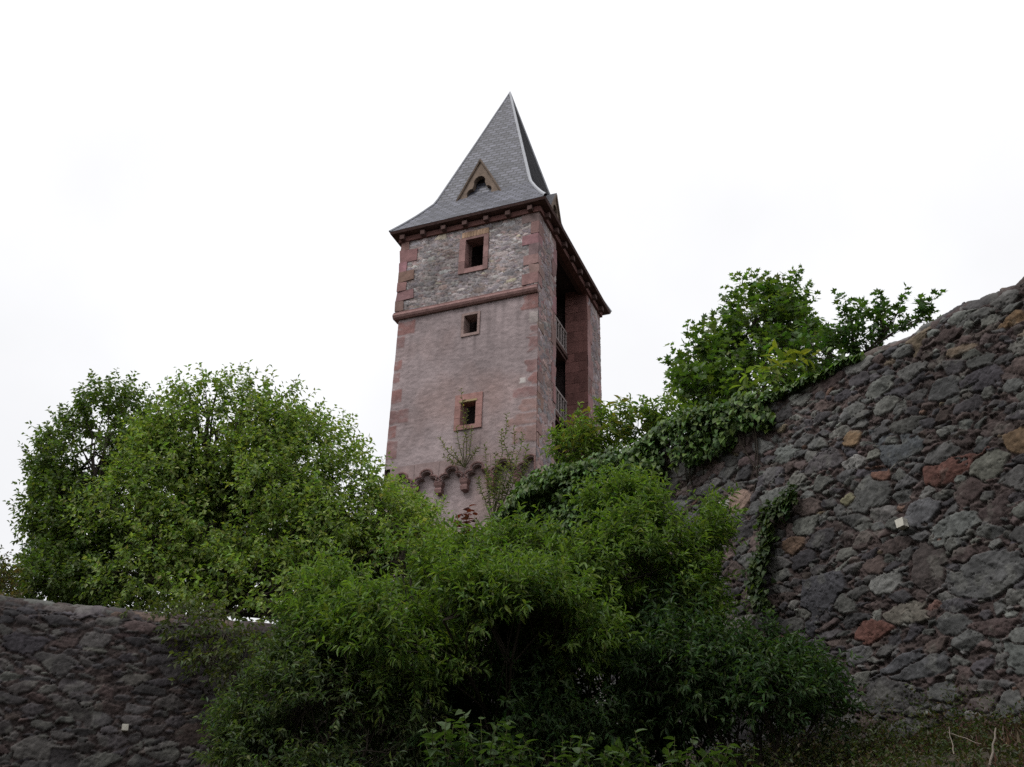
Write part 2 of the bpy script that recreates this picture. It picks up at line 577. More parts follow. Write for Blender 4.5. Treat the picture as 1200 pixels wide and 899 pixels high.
RLEN, RZB = 10.2, 2.5
def uz_right(px, py):
    q = hit(px, py, NR * CR, NR)
    return float((q - PR) @ UR), float(q[2])
def sp(px, py, wpx, hpx, colr, t=0.05, hh=0.8):
    u, z = uz_right(px, py)
    sc = scale_at(hit(px, py, NR * CR, NR))
    fore = 1.25
    return (u, z - RZB, wpx / 2 * sc * fore, hpx / 2 * sc * 1.1, t, tuple(0.64 * q for q in colr), hh)
ORA, RED, LGT = (0.24, 0.16, 0.095), (0.22, 0.105, 0.085), (0.24, 0.24, 0.22)
spec = [sp(1000, 515, 18, 18, ORA), sp(1030, 558, 22, 20, (0.23, 0.125, 0.095)), sp(1105, 555, 42, 26, RED), sp(1022, 739, 38, 24, RED),
        sp(868, 588, 24, 24, (0.27, 0.19, 0.155)), sp(997, 585, 15, 12, (0.3, 0.28, 0.18)), sp(1195, 515, 26, 30, ORA), sp(1190, 373, 22, 14, (0.25, 0.16, 0.09)),
        sp(930, 640, 26, 18, (0.19, 0.125, 0.09)), sp(1038, 476, 30, 18, LGT), sp(1122, 615, 50, 24, (0.2, 0.21, 0.2)), sp(1160, 545, 44, 28, (0.19, 0.19, 0.16)),
        sp(1160, 675, 78, 52, (0.145, 0.145, 0.145), hh=1.0), sp(966, 692, 52, 40, (0.10, 0.098, 0.11), hh=1.0), sp(912, 583, 40, 20, (0.17, 0.175, 0.165)),
        sp(1080, 600, 38, 28, (0.18, 0.18, 0.19)), sp(1075, 782, 72, 26, (0.125, 0.125, 0.13)), sp(1040, 815, 50, 42, (0.11, 0.105, 0.105), hh=1.0),
        sp(1018, 583, 46, 32, (0.13, 0.13, 0.125)), sp(1090, 665, 40, 54, (0.11, 0.09, 0.085)), sp(1032, 455, 32, 20, (0.19, 0.195, 0.18)),
        sp(1110, 455, 36, 26, (0.12, 0.12, 0.12)), sp(1065, 718, 46, 24, (0.21, 0.19, 0.16)), sp(1130, 860, 90, 26, (0.13, 0.07, 0.06)), sp(920, 533, 26, 20, (0.17, 0.18, 0.17)),
        sp(1125, 412, 22, 12, (0.24, 0.18, 0.13)), sp(1060, 530, 52, 22, (0.13, 0.14, 0.15)), sp(895, 480, 34, 20, (0.19, 0.19, 0.18)), sp(1060, 780, 60, 20, (0.12, 0.12, 0.13))]
fieldR = stone_field(RLEN, 5.3, 0.0095, 21, [(0.20, 2), (0.14, 42), (0.09, 110), (0.055, 200), (0.03, 180)], GREY, (0.066, 0.049, 0.046),
                     cover=1.06, gap=0.09, specials=spec, relief=0.048, tilt=0.02, aspect=(1.25, 2.6))
nzt = Noise2(9)
def topR(u):
    t = top_curve(u, nzt, ZR, 0.14)
    return t - 0.10 * np.clip((1.5 - u) / 1.5, 0, 1)
right_wall = curtain_wall('stone_wall', PR, UR, -NR, RLEN, RZB, ZR, 0.75, 0.0125, fieldR,
                          'tall rubble stone wall on the right with grey, orange and red stones, ivy over its top', topR, M['stone'])

LLEN, LZB = 10.6, 2.2
PL0 = PL - dL * (7.0)
fieldL = stone_field(LLEN, 3.6, 0.014, 33, [(0.20, 8), (0.14, 60), (0.09, 160), (0.05, 260)],
                     [(3, (0.062, 0.056, 0.056)), (2, (0.043, 0.039, 0.042)), (1, (0.077, 0.074, 0.069)), (1.2, (0.066, 0.048, 0.045)), (0.1, (0.09, 0.065, 0.054))],
                     (0.046, 0.035, 0.033), cover=1.02, gap=0.09, relief=0.034, tilt=0.0, aspect=(1.7, 3.2))
left_wall = curtain_wall('stone_wall', PL0, dL, -NL, LLEN, LZB, ZL, 0.7, 0.018, fieldL,
                         'low dark rubble stone wall on the left, below the big round tree', lambda u: top_curve(u, Noise2(14), ZL, 0.035), M['stone'])

# ------------------------------------------------------------------ the tower
PS = R(22.4)
TL = np.array([-math.cos(PS), math.sin(PS), 0])         # along the front, to the left
TB = np.array([math.sin(PS), math.cos(PS), 0])          # along the side, away
ZV = np.array([0, 0, 1.0])
FR = np.array([0.807, 28.978, 0.0])
E0 = 0.0
TW, TS = 5.6, 7.5
def tp(u, b, z):
    return FR + TL * u + TB * b + ZV * (z + E0)

tower = thing('tower', 'tall square stone gate tower with steep slate roof and arched frieze', 'tower', tp(2.8, 3.7, 2.4))

def hf_panel(b, orig, ux, nout, u0, u1, z0, z1, res, fn, holes=()):
    """height field on a vertical plane with rectangular holes left open"""
    xs = np.linspace(u0, u1, max(2, int((u1 - u0) / res) + 1))
    ys = np.linspace(z0, z1, max(2, int((z1 - z0) / res) + 1))
    def snap(a, v):
        a[np.argmin(np.abs(a - v))] = v
    for (a0, a1, c0, c1) in holes:
        snap(xs, a0); snap(xs, a1); snap(ys, c0); snap(ys, c1)
    X, Y = np.meshgrid(xs, ys)
    h, C = fn(X, Y)
    P = orig + ux * X[..., None] + ZV * (Y + E0)[..., None] + nout * h[..., None]
    cx, cy = (xs[1:] + xs[:-1]) / 2, (ys[1:] + ys[:-1]) / 2
    CX, CY = np.meshgrid(cx, cy)
    keep = np.ones(CX.shape, bool)
    for (a0, a1, c0, c1) in holes:
        keep &= ~((CX > a0) & (CX < a1) & (CY > c0) & (CY < c1))
    b.add(P.reshape(-1, 3), [grid_faces(len(xs), len(ys), keep)], C.reshape(-1, 3))

def sampled(field, x0, y0):
    xs, ys, h, C = field
    def fn(X, Y):
        i = np.clip(((X - x0) / (xs[1] - xs[0])).round().astype(int), 0, len(xs) - 1)
        j = np.clip(((Y - y0) / (ys[1] - ys[0])).round().astype(int), 0, len(ys) - 1)
        return h[j, i], C[j, i]
    return fn

ZC0, ZC1, ZTOP, ZFR = 21.26, 21.57, 24.98, 15.25
nzp = Noise2(41)
_q1, _q2, _q3 = (0.27, 0.145, 0.135), (0.29, 0.19, 0.175), (0.255, 0.155, 0.15)
CORNER = [(-1, 0.62, 20.62, 21.24, _q1), (-1, 0.34, 20.0, 20.5, (0.36, 0.31, 0.30)), (-1, 0.32, 18.9, 19.5, _q3), (-1, 0.40, 18.1, 18.6, _q3), (-1, 0.26, 17.6, 18.1, _q1), (-1, 0.9, 17.15, 17.55, _q3),
          (-1, 0.62, 16.62, 17.1, _q2), (-1, 0.95, 16.15, 16.58, _q2), (-1, 0.8, 15.5, 16.1, _q2), (-1, 0.3, 19.55, 19.95, _q3)]
CORNER += [(5.48 - w_, 9, a_, b_, c_) for (w_, a_, b_, c_) in ((0.72, 20.55, 21.15, _q1), (0.34, 20.0, 20.5, _q3), (0.32, 19.1, 19.5, _q1), (0.28, 18.6, 19.0, _q3), (0.42, 17.75, 18.3, _q1), (0.75, 16.95, 17.5, _q3), (0.32, 16.4, 16.9, _q1), (0.42, 15.6, 16.3, _q3))]
CORNER += [(0.40, 0.60, 17.72, 17.94, (0.5, 0.46, 0.44))]
def plaster(X, Y):
    a = nzp.fbm(X * 0.9 + 20, Y * 0.7 + 20, 5) - 0.5
    s = nzp.fbm(X * 3.5 + 60, Y * 13 + 60, 4) - 0.5           # rough horizontal rubble showing through
    c = nzp.fbm(X * 9 + 10, Y * 12 + 30, 3) - 0.5
    h = 0.012 * s + 0.022 * c + 0.03 * a
    base = np.array([0.283, 0.230, 0.232])
    k = (1 + 0.55 * a + 0.22 * s + 0.25 * c)[..., None]
    warm = np.clip((nzp.fbm(X * 0.55 + 3, Y * 0.45 + 77, 4) - 0.5) * 3, 0, 1)[..., None]
    C = base * k * (1 - warm) + np.array([0.27, 0.195, 0.185]) * k * warm
    wob = (nzp.fbm(X * 5 + 12, Y * 6 + 45, 4) - 0.5)
    for (a0, a1, z0, z1, qc) in CORNER:          # worn dressed stones showing at the corners
        m_ = np.minimum(np.minimum(X - a0, a1 + wob * 0.35 - X), np.minimum(Y - z0, z1 - Y) + wob * 0.10)
        m_ = np.clip(m_ / 0.03, 0, 1) * np.clip(0.95 + wob * 1.8, 0, 1)
        C = C * (1 - m_[..., None]) + np.array(qc) * (k * 0.9) * m_[..., None]
        h = h * (1 - 0.6 * m_) + 0.012 * m_
    run = np.clip((nzp.fbm(X * 5.5 + 200, Y * 0.35 + 20, 4) - 0.5) * 3.2, 0, 1)          # rain streaks below the string course and the sills
    st = run * np.clip(1 - (ZC0 - Y) / 3.2, 0, 1) * 0.5
    for (a0, a1, zs) in ((2.2, 2.9, 19.98), (1.95, 2.96, 16.3)):
        st = np.maximum(st, run * ((X > a0) & (X < a1)) * np.clip(1 - (zs - Y) / 1.6, 0, 1) * (Y < zs) * 0.7)
    C = C * (1 - 0.55 * st[..., None])
    low = np.clip((13.9 - Y) / 1.5, 0, 1)[..., None]
    C = C * (1 - low) + np.array([0.245, 0.205, 0.195]) * k * low
    return h, np.clip(C, 0.03, 0.7)

RUB = [(3, (0.255, 0.23, 0.24)), (2, (0.20, 0.18, 0.19)), (2, (0.31, 0.275, 0.27)), (1.5, (0.28, 0.21, 0.20)), (0.3, (0.33, 0.29, 0.23)), (0.5, (0.38, 0.37, 0.37))]
RUBS = [(3, (0.25, 0.21, 0.22)), (2, (0.30, 0.20, 0.19)), (2, (0.30, 0.26, 0.26)), (1.5, (0.19, 0.17, 0.18))]
f_up = stone_field(5.7, 3.6, 0.028, 51, [(0.20, 8), (0.13, 60), (0.08, 200), (0.05, 250)], RUB, (0.245, 0.205, 0.20), cover=1.05, gap=0.2, relief=0.03, aspect=(1.6, 3.4))
f_sd = stone_field(2.0, 21.5, 0.035, 52, [(0.22, 20), (0.15, 60), (0.09, 150)], RUBS, (0.27, 0.195, 0.185), cover=1.05, gap=0.2, relief=0.022, aspect=(1.2, 2.4))

W1 = (2.14, 2.87, 22.86, 24.16)
W2 = (2.28, 2.80, 20.09, 20.85)
W3 = (2.18, 2.74, 16.46, 17.40)
b = MB()
hf_panel(b, FR, TL, -TB, 0.0, TW, ZC1 - 0.1, ZTOP, 0.03, sampled(f_up, 0, ZC1 - 0.1), [W1])
upper = b.build('upper_wall', M['stone'], tower, smooth=True)
b = MB()
hf_panel(b, FR + TB * 0.07, TL, -TB, 0.0, TW - 0.12, ZFR, ZC0 + 0.15, 0.035, plaster, [W2, W3])
hf_panel(b, FR + TB * 0.26, TL, -TB, 0.0, TW - 0.12, 2.0, ZFR + 0.1, 0.035, plaster)
lower = b.build('rendered_wall', M['render'], tower, smooth=True)

b = MB()   # plain outer walls, reveals and floors that close the shaft
cS = (0.22, 0.16, 0.15)
def quad(p, col): b.add(p, [np.array([[0, 1, 2, 3]])], col)
quad([tp(TW - .12, .07, 14.4), tp(TW - .12, TS, 14.4), tp(TW - .12, TS, ZC1), tp(TW - .12, .07, ZC1)], cS)
quad([tp(TW - .12, .26, 2), tp(TW - .12, TS, 2), tp(TW - .12, TS, 14.4), tp(TW - .12, .26, 14.4)], cS)
quad([tp(TW, 0, ZC1 - .2), tp(TW, TS, ZC1 - .2), tp(TW, TS, ZTOP), tp(TW, 0, ZTOP)], cS)
quad([tp(0, TS, 2), tp(0, TS, ZTOP), tp(TW, TS, ZTOP), tp(TW, TS, 2)], cS)
quad([tp(TW, 0, ZC1 - .1), tp(TW - .2, 0, ZC1 - .1), tp(TW - .2, TS, ZC1 - .1), tp(TW, TS, ZC1 - .1)], cS)
b.build('outer_wall', M['render'], tower)

b = MB()
hf_panel(b, FR, TB, -TL, 0.0, 1.87, ZC0, ZTOP, 0.035, sampled(f_sd, 0, 3))
hf_panel(b, FR, TB, -TL, 0.07, 1.87, 2.0, ZC0, 0.035, sampled(f_sd, 0, 3))
b.box(tp(0.03, 1.80, 2.0), TL * 0.9, TB * 0.06, ZV * (ZTOP - 2), (0.20, 0.13, 0.12))
b.build('near_pier', M['stone'], tower, smooth=False)
b = MB()
def far_fn(X, Y):
    h, C = sampled(f_sd, 4.0, 3)(X - 1.7, Y)
    return h, C
hf_panel(b, FR, TB, -TL, 5.66, TS, 2.0, ZTOP, 0.035, far_fn)
b.build('far_pier', M['stone'], tower, smooth=False)
# inner reveal of the far pier: dressed red sandstone in courses
b = MB()
z = 2.0
k = 0
while z < ZTOP - 0.05:
    hgt = min(0.38 + 0.16 * rng.random(), ZTOP - z)
    cut = 0.45 + 0.2 * (k % 2) - 0.1
    for a0, a1 in ((-0.012, cut), (cut + 0.006, 0.92)):
        cc = np.array([0.215, 0.105, 0.095]) * (0.72 + 0.5 * rng.random())
        b.box(tp(a0, 5.645 - 0.008 * rng.random(), z + 0.006), TL * (a1 - a0), TB * 0.5, ZV * (hgt - 0.012), cc)
    z += hgt
    k += 1
b.build('reveal', M['sandstone'], tower)
b = MB()
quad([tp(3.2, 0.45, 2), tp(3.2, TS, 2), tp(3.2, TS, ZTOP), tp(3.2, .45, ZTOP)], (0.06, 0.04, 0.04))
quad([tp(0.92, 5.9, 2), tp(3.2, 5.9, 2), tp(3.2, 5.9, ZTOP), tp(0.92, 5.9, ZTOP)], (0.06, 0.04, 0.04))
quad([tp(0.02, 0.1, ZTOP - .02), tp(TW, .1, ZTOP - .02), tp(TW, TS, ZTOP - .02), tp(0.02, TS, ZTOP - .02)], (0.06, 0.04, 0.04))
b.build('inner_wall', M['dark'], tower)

# gallery floors with railings in the open side
for zf in (21.92, 18.75, 15.6):
    b = MB()
    b.box(tp(0.86, 1.86, zf - 0.26), TL * 2.3, TB * 3.75, ZV * 0.12)
    b.box(tp(0.80, 1.86, zf - 0.14), TL * 0.16, TB * 3.9, ZV * 0.16)
    fl = b.build('gallery_floor', M['timber'], tower)
    b = MB()
    b.box(tp(0.84, 1.86, zf + 1.0), TL * 0.08, TB * 3.78, ZV * 0.09)
    b.box(tp(0.84, 1.86, zf + 0.1), TL * 0.08, TB * 3.78, ZV * 0.07)
    rl = b.build('railing', M['railpaint'], tower)
    nb = 13
    b = MB()
    b.box(tp(0.855, 1.95, zf + 0.171), TL * 0.05, TB * 0.07, ZV * 0.828)
    bal0 = b.build('baluster', M['railpaint'], rl)
    for i in range(1, nb):
        c = bal0.copy()
        COL.objects.link(c)
        c.parent = rl
        d = TB * (3.6 * i / (nb - 1))
        c.location = d
b = MB()   # timber head beam across the opening, with a sloping brace
b.box(tp(0.02, 1.87, ZTOP - 0.24), TL * 0.3, TB * 3.78, ZV * 0.2)
b.build('head_beam', M['timber'], tower)

# quoins: every dressed corner stone is a part
SAND = np.array([0.242, 0.145, 0.136])
def quoin(u0, u1, b0, b1, z0, z1, colr=None, proud=0.018):
    mb = MB()
    cc = (SAND if colr is None else np.array(colr)) * (0.75 + 0.45 * rng.random()) * (1 + 0.06 * rng.normal(size=3))
    mb.box(tp(u0, b0, z0 + 0.008), TL * (u1 - u0), TB * (b1 - b0), ZV * (z1 - z0 - 0.016), cc, jit=0.014)
    return mb.build('quoin', M['sandstone'], tower)
z, k = ZC1 + 0.02, 0
while z < ZTOP - 0.06:                       # upper corners
    hgt = min(0.40 + 0.17 * rng.random(), ZTOP - z)
    lg = (0.62, 0.34)[k % 2] + rng.normal() * 0.04
    sdp = (0.36, 0.62)[k % 2]
    quoin(-0.02, lg, -0.045, sdp, z, z + hgt)
    quoin(TW - (0.33, 0.72)[k % 2] + rng.normal() * 0.04, TW + 0.02, -0.045, 0.4, z, z + hgt)
    z += hgt
    k += 1
for (z0, z1, w, b0) in ((23.6, 24.3, 0.34, 1.55), (22.9, 23.6, 0.5, 1.39), (22.2, 22.9, 0.3, 1.59), (21.4, 22.2, 0.45, 1.44), (20.7, 21.4, 0.32, 1.57), (20.0, 20.7, 0.5, 1.39),
                        (19.2, 20.0, 0.32, 1.57), (18.4, 19.2, 0.45, 1.44), (17.7, 18.4, 0.3, 1.59), (16.9, 17.7, 0.46, 1.43), (16.0, 16.9, 0.32, 1.57)):
    quoin(-0.02, 0.05, b0, 1.885, z0, z1)       # jamb of the opening
for (z0, z1, w) in ((23.5, 24.3, 0.4), (22.6, 23.5, 0.6), (21.8, 22.6, 0.4), (20.9, 21.8, 0.62), (20.1, 20.9, 0.4), (19.2, 20.1, 0.6), (18.3, 19.2, 0.4), (17.4, 18.3, 0.6)):
    quoin(-0.022, 0.04, 5.66, 5.66 + w, z0, z1)

z, k = 15.4, 0
while z < ZC0 - 0.1:                          # arris of the lower corner, seen on the open side
    hgt = min(0.42 + 0.2 * rng.random(), ZC0 - z)
    quoin(-0.012, 0.02, 0.078, (0.34, 0.58)[k % 2] + rng.normal() * 0.05, z, z + hgt, (0.265, 0.165, 0.155))
    z += hgt
    k += 1

# roll-moulded string course under the belfry
b = MB()
prof = [(0.30, ZC0), (0.0, ZC0), (-0.03, ZC0 - 0.02), (-0.10, ZC0 + 0.03), (-0.14, ZC0 + 0.11), (-0.12, ZC0 + 0.19), (-0.06, ZC0 + 0.24), (-0.07, ZC0 + 0.28), (-0.03, ZC0 + 0.31), (0.02, ZC0 + 0.33)]
us = np.linspace(0.0, TW + 0.06, 25)
V = np.array([tp(u, y_ + 0.02, z_) for u in us for (y_, z_) in prof])
F = grid_faces(len(prof), len(us))
b.add(V, [F], SAND * 1.05)
for u in (0.0, TW + 0.06):
    P_ = np.array([tp(u, y_ + 0.02, z_) for (y_, z_) in prof] + [tp(u, 0.15, ZC0 + .33), tp(u, 0.15, ZC0)])
    b.add(P_, [np.array([list(range(len(P_)))])], SAND)
b.build('string_course', M['sandstone'], tower, smooth=False)

# windows: dressed stone frames with deep reveals
def window(outer, hole, bface, deep, colr, name='window'):
    (a0, a1, c0, c1), (u0, u1, z0, z1) = outer, hole
    w = thing_part = None
    mb = MB()
    pr = bface - 0.035
    D = deep
    cv = lambda: np.array(colr) * (0.8 + 0.35 * rng.random())
    mb.box(tp(u0, pr, z1), TL * (u1 - u0), TB * D, ZV * (c1 - z1), cv())
    mb.box(tp(u0, pr, c0), TL * (u1 - u0), TB * D, ZV * (z0 - c0), cv())
    n = 3
    for (l, r_) in ((a0, u0), (u1, a1)):
        zz = np.linspace(c0, c1, n + 1)
        for i in range(n):
            mb.box(tp(l, pr - 0.004 * (i % 2), zz[i] + 0.004), TL * (r_ - l), TB * D, ZV * (zz[i + 1] - zz[i] - 0.008), cv())
    return mb.build(name, M['sandstone'], tower)
w1 = window((1.95, 3.12, 22.66, 24.26), W1, -0.02, 0.5, SAND)
b = MB()
for l, r_ in ((2.17, 2.23), (2.78, 2.84)):
    b.box(tp(l, 0.30, 22.88), TL * (r_ - l), TB * 0.06, ZV * 1.26)
b.box(tp(2.2, 0.30, 22.88), TL * 0.6, TB * 0.06, ZV * 0.07)
b.build('casement', M['timber'], w1)
w2 = window((2.19, 2.90, 19.98, 20.95), W2, 0.065, 0.5, (0.25, 0.18, 0.165))
w3 = window((1.95, 2.96, 16.30, 17.64), W3, 0.055, 0.5, (0.27, 0.15, 0.135))
b = MB()
b.box(tp(2.14, 0.0, 17.33), TL * 0.66, TB * 0.1, ZV * 0.07, (0.3, 0.24, 0.13))
b.build('lintel_board', M['sandstone'], w3)
b = MB()
for i in range(9):
    u = 1.95 + i * 0.122
    b.box(tp(u + 0.006, -0.052, 24.275), TL * 0.11, TB * 0.2, ZV * (0.24 + 0.02 * rng.random()), np.array([0.33, 0.22, 0.15]) * (0.8 + 0.4 * rng.random()))
b.build('relieving_arch', M['sandstone'], w1)

# trefoil arch frieze on corbels
STEP, U_C0 = 0.92, 0.65
def trefoil(cx, zb, w, h):
    """outline of a trefoil head from left springing to right springing (u decreasing)"""
    pts = []
    rr = w * 0.30
    for a in np.linspace(200, 20, 9):
        pts.append((cx + w * 0.25 + rr * 0.80 * math.cos(R(180 - a)) * 1.0, zb + h * 0.30 + rr * 0.80 * math.sin(R(a))))
    top = [(cx + rr * 0.95 * math.cos(R(a)), zb + h * 0.64 + rr * 0.95 * math.sin(R(a))) for a in np.linspace(-20, 200, 11)]
    return top
def arch_profile(w, h):
    """half-lobed trefoil opening: list of (du, dz) running from +w/2 to -w/2"""
    p = [(w / 2, 0.0)]
    for a in np.linspace(-50, 115, 7):          # side lobe, left
        p.append((w * 0.27 + w * 0.21 * math.cos(R(a)), h * 0.30 + h * 0.22 * math.sin(R(a))))
    for a in np.linspace(-10, 190, 9):          # crown lobe
        p.append((w * 0.25 * math.cos(R(a)), h * 0.66 + h * 0.32 * math.sin(R(a))))
    q = [(-x, z_) for (x, z_) in p[:8]][::-1]
    return p + q
for k in range(6):
    uc = U_C0 + STEP * (k - 0.0) - STEP / 2
    if uc - STEP / 2 < -0.3:
        pass
    z0, ztop_ = 14.46, ZFR + 0.02
    pr = [(uc + du, z0 + dz) for du, dz in arch_profile(STEP * 0.80, 0.50)]
    pr = [(uc + STEP / 2 - 0.004, z0)] + pr + [(uc - STEP / 2 + 0.004, z0)]
    u_ = np.clip(np.array([p[0] for p in pr]), 0.0, TW - 0.12)
    z_ = np.array([p[1] for p in pr])
    n = len(pr)
    mb = MB()
    bf, bb = 0.04, 0.27
    Vf = [tp(a, bf, c) for a, c in zip(u_, z_)] + [tp(a, bf, ztop_) for a in u_]
    Vb = [tp(a, bb, c) for a, c in zip(u_, z_)]
    from mathutils.geometry import tessellate_polygon
    ring = [Vector((a, c, 0)) for a, c in zip(u_, z_)] + [Vector((u_[-1], ztop_, 0)), Vector((u_[0], ztop_, 0))]
    Vf = [tp(q[0], bf, q[1]) for q in ring] + [tp(q[0], bf, q[1]) for q in ring]
    Vf = Vf[:len(ring)]
    F = np.array([list(t_) for t_ in tessellate_polygon([ring])])
    nr = len(ring)
    F2 = np.array([[i, nr + i, nr + i + 1, i + 1] for i in range(n - 1)])
    mb.add(np.array(Vf + Vb), [F, F2], np.array([0.262, 0.195, 0.19]) * (0.95 + 0.1 * rng.random()))
    # raised hood moulding around the trefoil
    path = np.array([tp(np.clip(uc + du * 1.16, 0.02, TW - .14), bf - 0.02, z0 + 0.03 + dz * 1.08) for du, dz in arch_profile(STEP * 0.82, 0.50)])
    mb.tube(path, 0.035, 5, SAND * 0.85)
    mb.build('frieze_arch', M['sandstone'], tower)
for k in range(6):
    uc = U_C0 + STEP * k
    mb = MB()
    rings = [(0.05, 14.10, 0.14), (0.11, 14.14, 0.05), (0.13, 14.26, 0.03), (0.10, 14.32, 0.06), (0.14, 14.40, 0.02), (0.15, 14.5, 0.0)]
    V = []
    for (hw, zz, bb) in rings:
        V += [tp(uc - hw, bb, zz), tp(uc + hw, bb, zz), tp(uc + hw, 0.3, zz), tp(uc - hw, 0.3, zz)]
    F = []
    for i in range(len(rings) - 1):
        for j in range(4):
            F.append([4 * i + j, 4 * i + (j + 1) % 4, 4 * i + 4 + (j + 1) % 4, 4 * i + 4 + j])
    F.append([0, 3, 2, 1])
    mb.add(np.array(V), [np.array(F)], SAND * (0.7 + 0.25 * rng.random()))
    mb.build('corbel', M['sandstone'], tower)

# eaves: wall plate, rafter ends, soffit
OV = 0.39
b = MB()
b.box(tp(-0.10, -0.10, ZTOP - 0.26), TL * (TW + 0.2), TB * 0.25, ZV * 0.22)
b.box(tp(-0.10, 0.16, ZTOP - 0.26), TL * 0.25, TB * (TS - 0.1), ZV * 0.22)
b.box(tp(TW - 0.15, 0.16, ZTOP - 0.26), TL * 0.25, TB * (TS - 0.1), ZV * 0.22)
b.box(tp(0.16, TS - 0.1, ZTOP - 0.26), TL * (TW - 0.32), TB * 0.2, ZV * 0.22)
M['plate'] = surf_mat('red_painted_timber', base=(0.13, 0.062, 0.055), nscale=6, namp=0.35, bump=0.3)
b.build('wall_plate', M['plate'], tower)
for i in range(7):
    mb = MB()
    u = 0.18 + i * 0.87
    mb.box(tp(u, -0.30, ZTOP - 0.17 - 0.9), TL * 0.17, TB * 0.34, ZV * 0.0 + ZV * 0.001)
    mb = MB()
    mb.box(tp(u, -0.27, ZTOP - 0.24), TL * 0.18, TB * 0.26, ZV * 0.19, jit=0.006)
    mb.build('rafter_end', M['timber'], tower)
for i in range(8):
    mb = MB()
    mb.box(tp(-0.27, 0.35 + i * 0.95, ZTOP - 0.24), TL * 0.26, TB * 0.18, ZV * 0.19, jit=0.006)
    mb.build('rafter_end', M['timber'], tower)

# roof: bell-cast pyramid of slate
CU, CB = TW / 2 + 0.13, TS / 2
APZ, EVZ = 35.22, 25.10
PROF = [(0.0, EVZ), (0.10, 25.66), (0.22, 26.38), (0.355, 27.28), (0.385, 27.64), (0.70, 31.50), (1.0, APZ)]
# the eave edge sits outside and a little below the wall head
corn = [(-OV, -OV), (TW + OV, -OV), (TW + OV, TS + OV), (-OV, TS + OV)]
def roof_pt(ci, s, zz):
    u, bq = corn[ci]
    return tp(u + (CU - u) * s, bq + (CB - bq) * s, zz)
b = MB()
faces_uv = []
V, F, UVs = [], [], []
for ci in range(4):
    cj = (ci + 1) % 4
    A, Bq = np.array(corn[ci]), np.array(corn[cj])
    slope = 0.0
    nseg = 14
    base = len(V)
    prev = None
    for (s, zz) in PROF:
        row_l, row_r = roof_pt(ci, s, zz), roof_pt(cj, s, zz)
        mid = (row_l + row_r) / 2
        if prev is not None:
            slope += np.linalg.norm(mid - prev)
        prev = mid
        for t in np.linspace(0, 1, nseg + 1):
            p = row_l * (1 - t) + row_r * t
            V.append(p)
            UVs.append((np.linalg.norm(row_l - row_r) * (t - 0.5) + ci * 3.7, slope))
    ncol = nseg + 1
    for i in range(len(PROF) - 1):
        for j in range(nseg):
            a = base + i * ncol + j
            F.append([a, a + 1, a + ncol + 1, a + ncol])
b.add(np.array(V), [np.array(F)])
roof = b.build('roof', M['slate'], tower)
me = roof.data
me.materials.append(M['slate_shade'])        # shade of the side face, put into a darker slate colour
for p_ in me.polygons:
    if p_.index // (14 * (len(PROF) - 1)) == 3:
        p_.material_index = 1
uvl = me.uv_layers.new(name='uv')
li = np.zeros(len(me.loops), np.int32)
me.loops.foreach_get('vertex_index', li)
uvl.data.foreach_set('uv', np.array(UVs, np.float32)[li].ravel())
b = MB()   # eave board and soffit
for ci in range(4):
    cj = (ci + 1) % 4
    p, q = roof_pt(ci, 0, EVZ - 0.012), roof_pt(cj, 0, EVZ - 0.012)
    pi, qi = roof_pt(ci, 0.012, EVZ - 0.10), roof_pt(cj, 0.012, EVZ - 0.10)
    u0, b0 = corn[ci]; u1, b1 = corn[cj]
    ins = 0.55
    f = lambda u, bq, zz: tp(np.clip(u, 0.1, TW - 0.1), np.clip(bq, 0.1, TS - 0.1), zz)
    pj, qj = f(u0, b0, ZTOP + 0.0), f(u1, b1, ZTOP + 0.0)
    b.add([p, q, qi, pi], [np.array([[0, 1, 2, 3]])])
    b.add([pi, qi, qj, pj], [np.array([[0, 1, 2, 3]])])
b.build('soffit', M['timber'], roof)
for ci, rad in ((0, 0.07), (1, 0.045), (2, 0.05), (3, 0.06)):
    pts = np.array([roof_pt(ci, s, zz + 0.03) for (s, zz) in PROF])
    # resample
    t = np.linspace(0, 1, 30)
    d = np.r_[0, np.cumsum(np.linalg.norm(np.diff(pts, axis=0), axis=1))]
    pts = np.stack([np.interp(t * d[-1], d, pts[:, i]) for i in range(3)], -1)
    mb = MB().tube(pts, np.linspace(rad, rad * 0.7, 30), 6)
    mb.build('hip_flashing', M['lead'], roof)

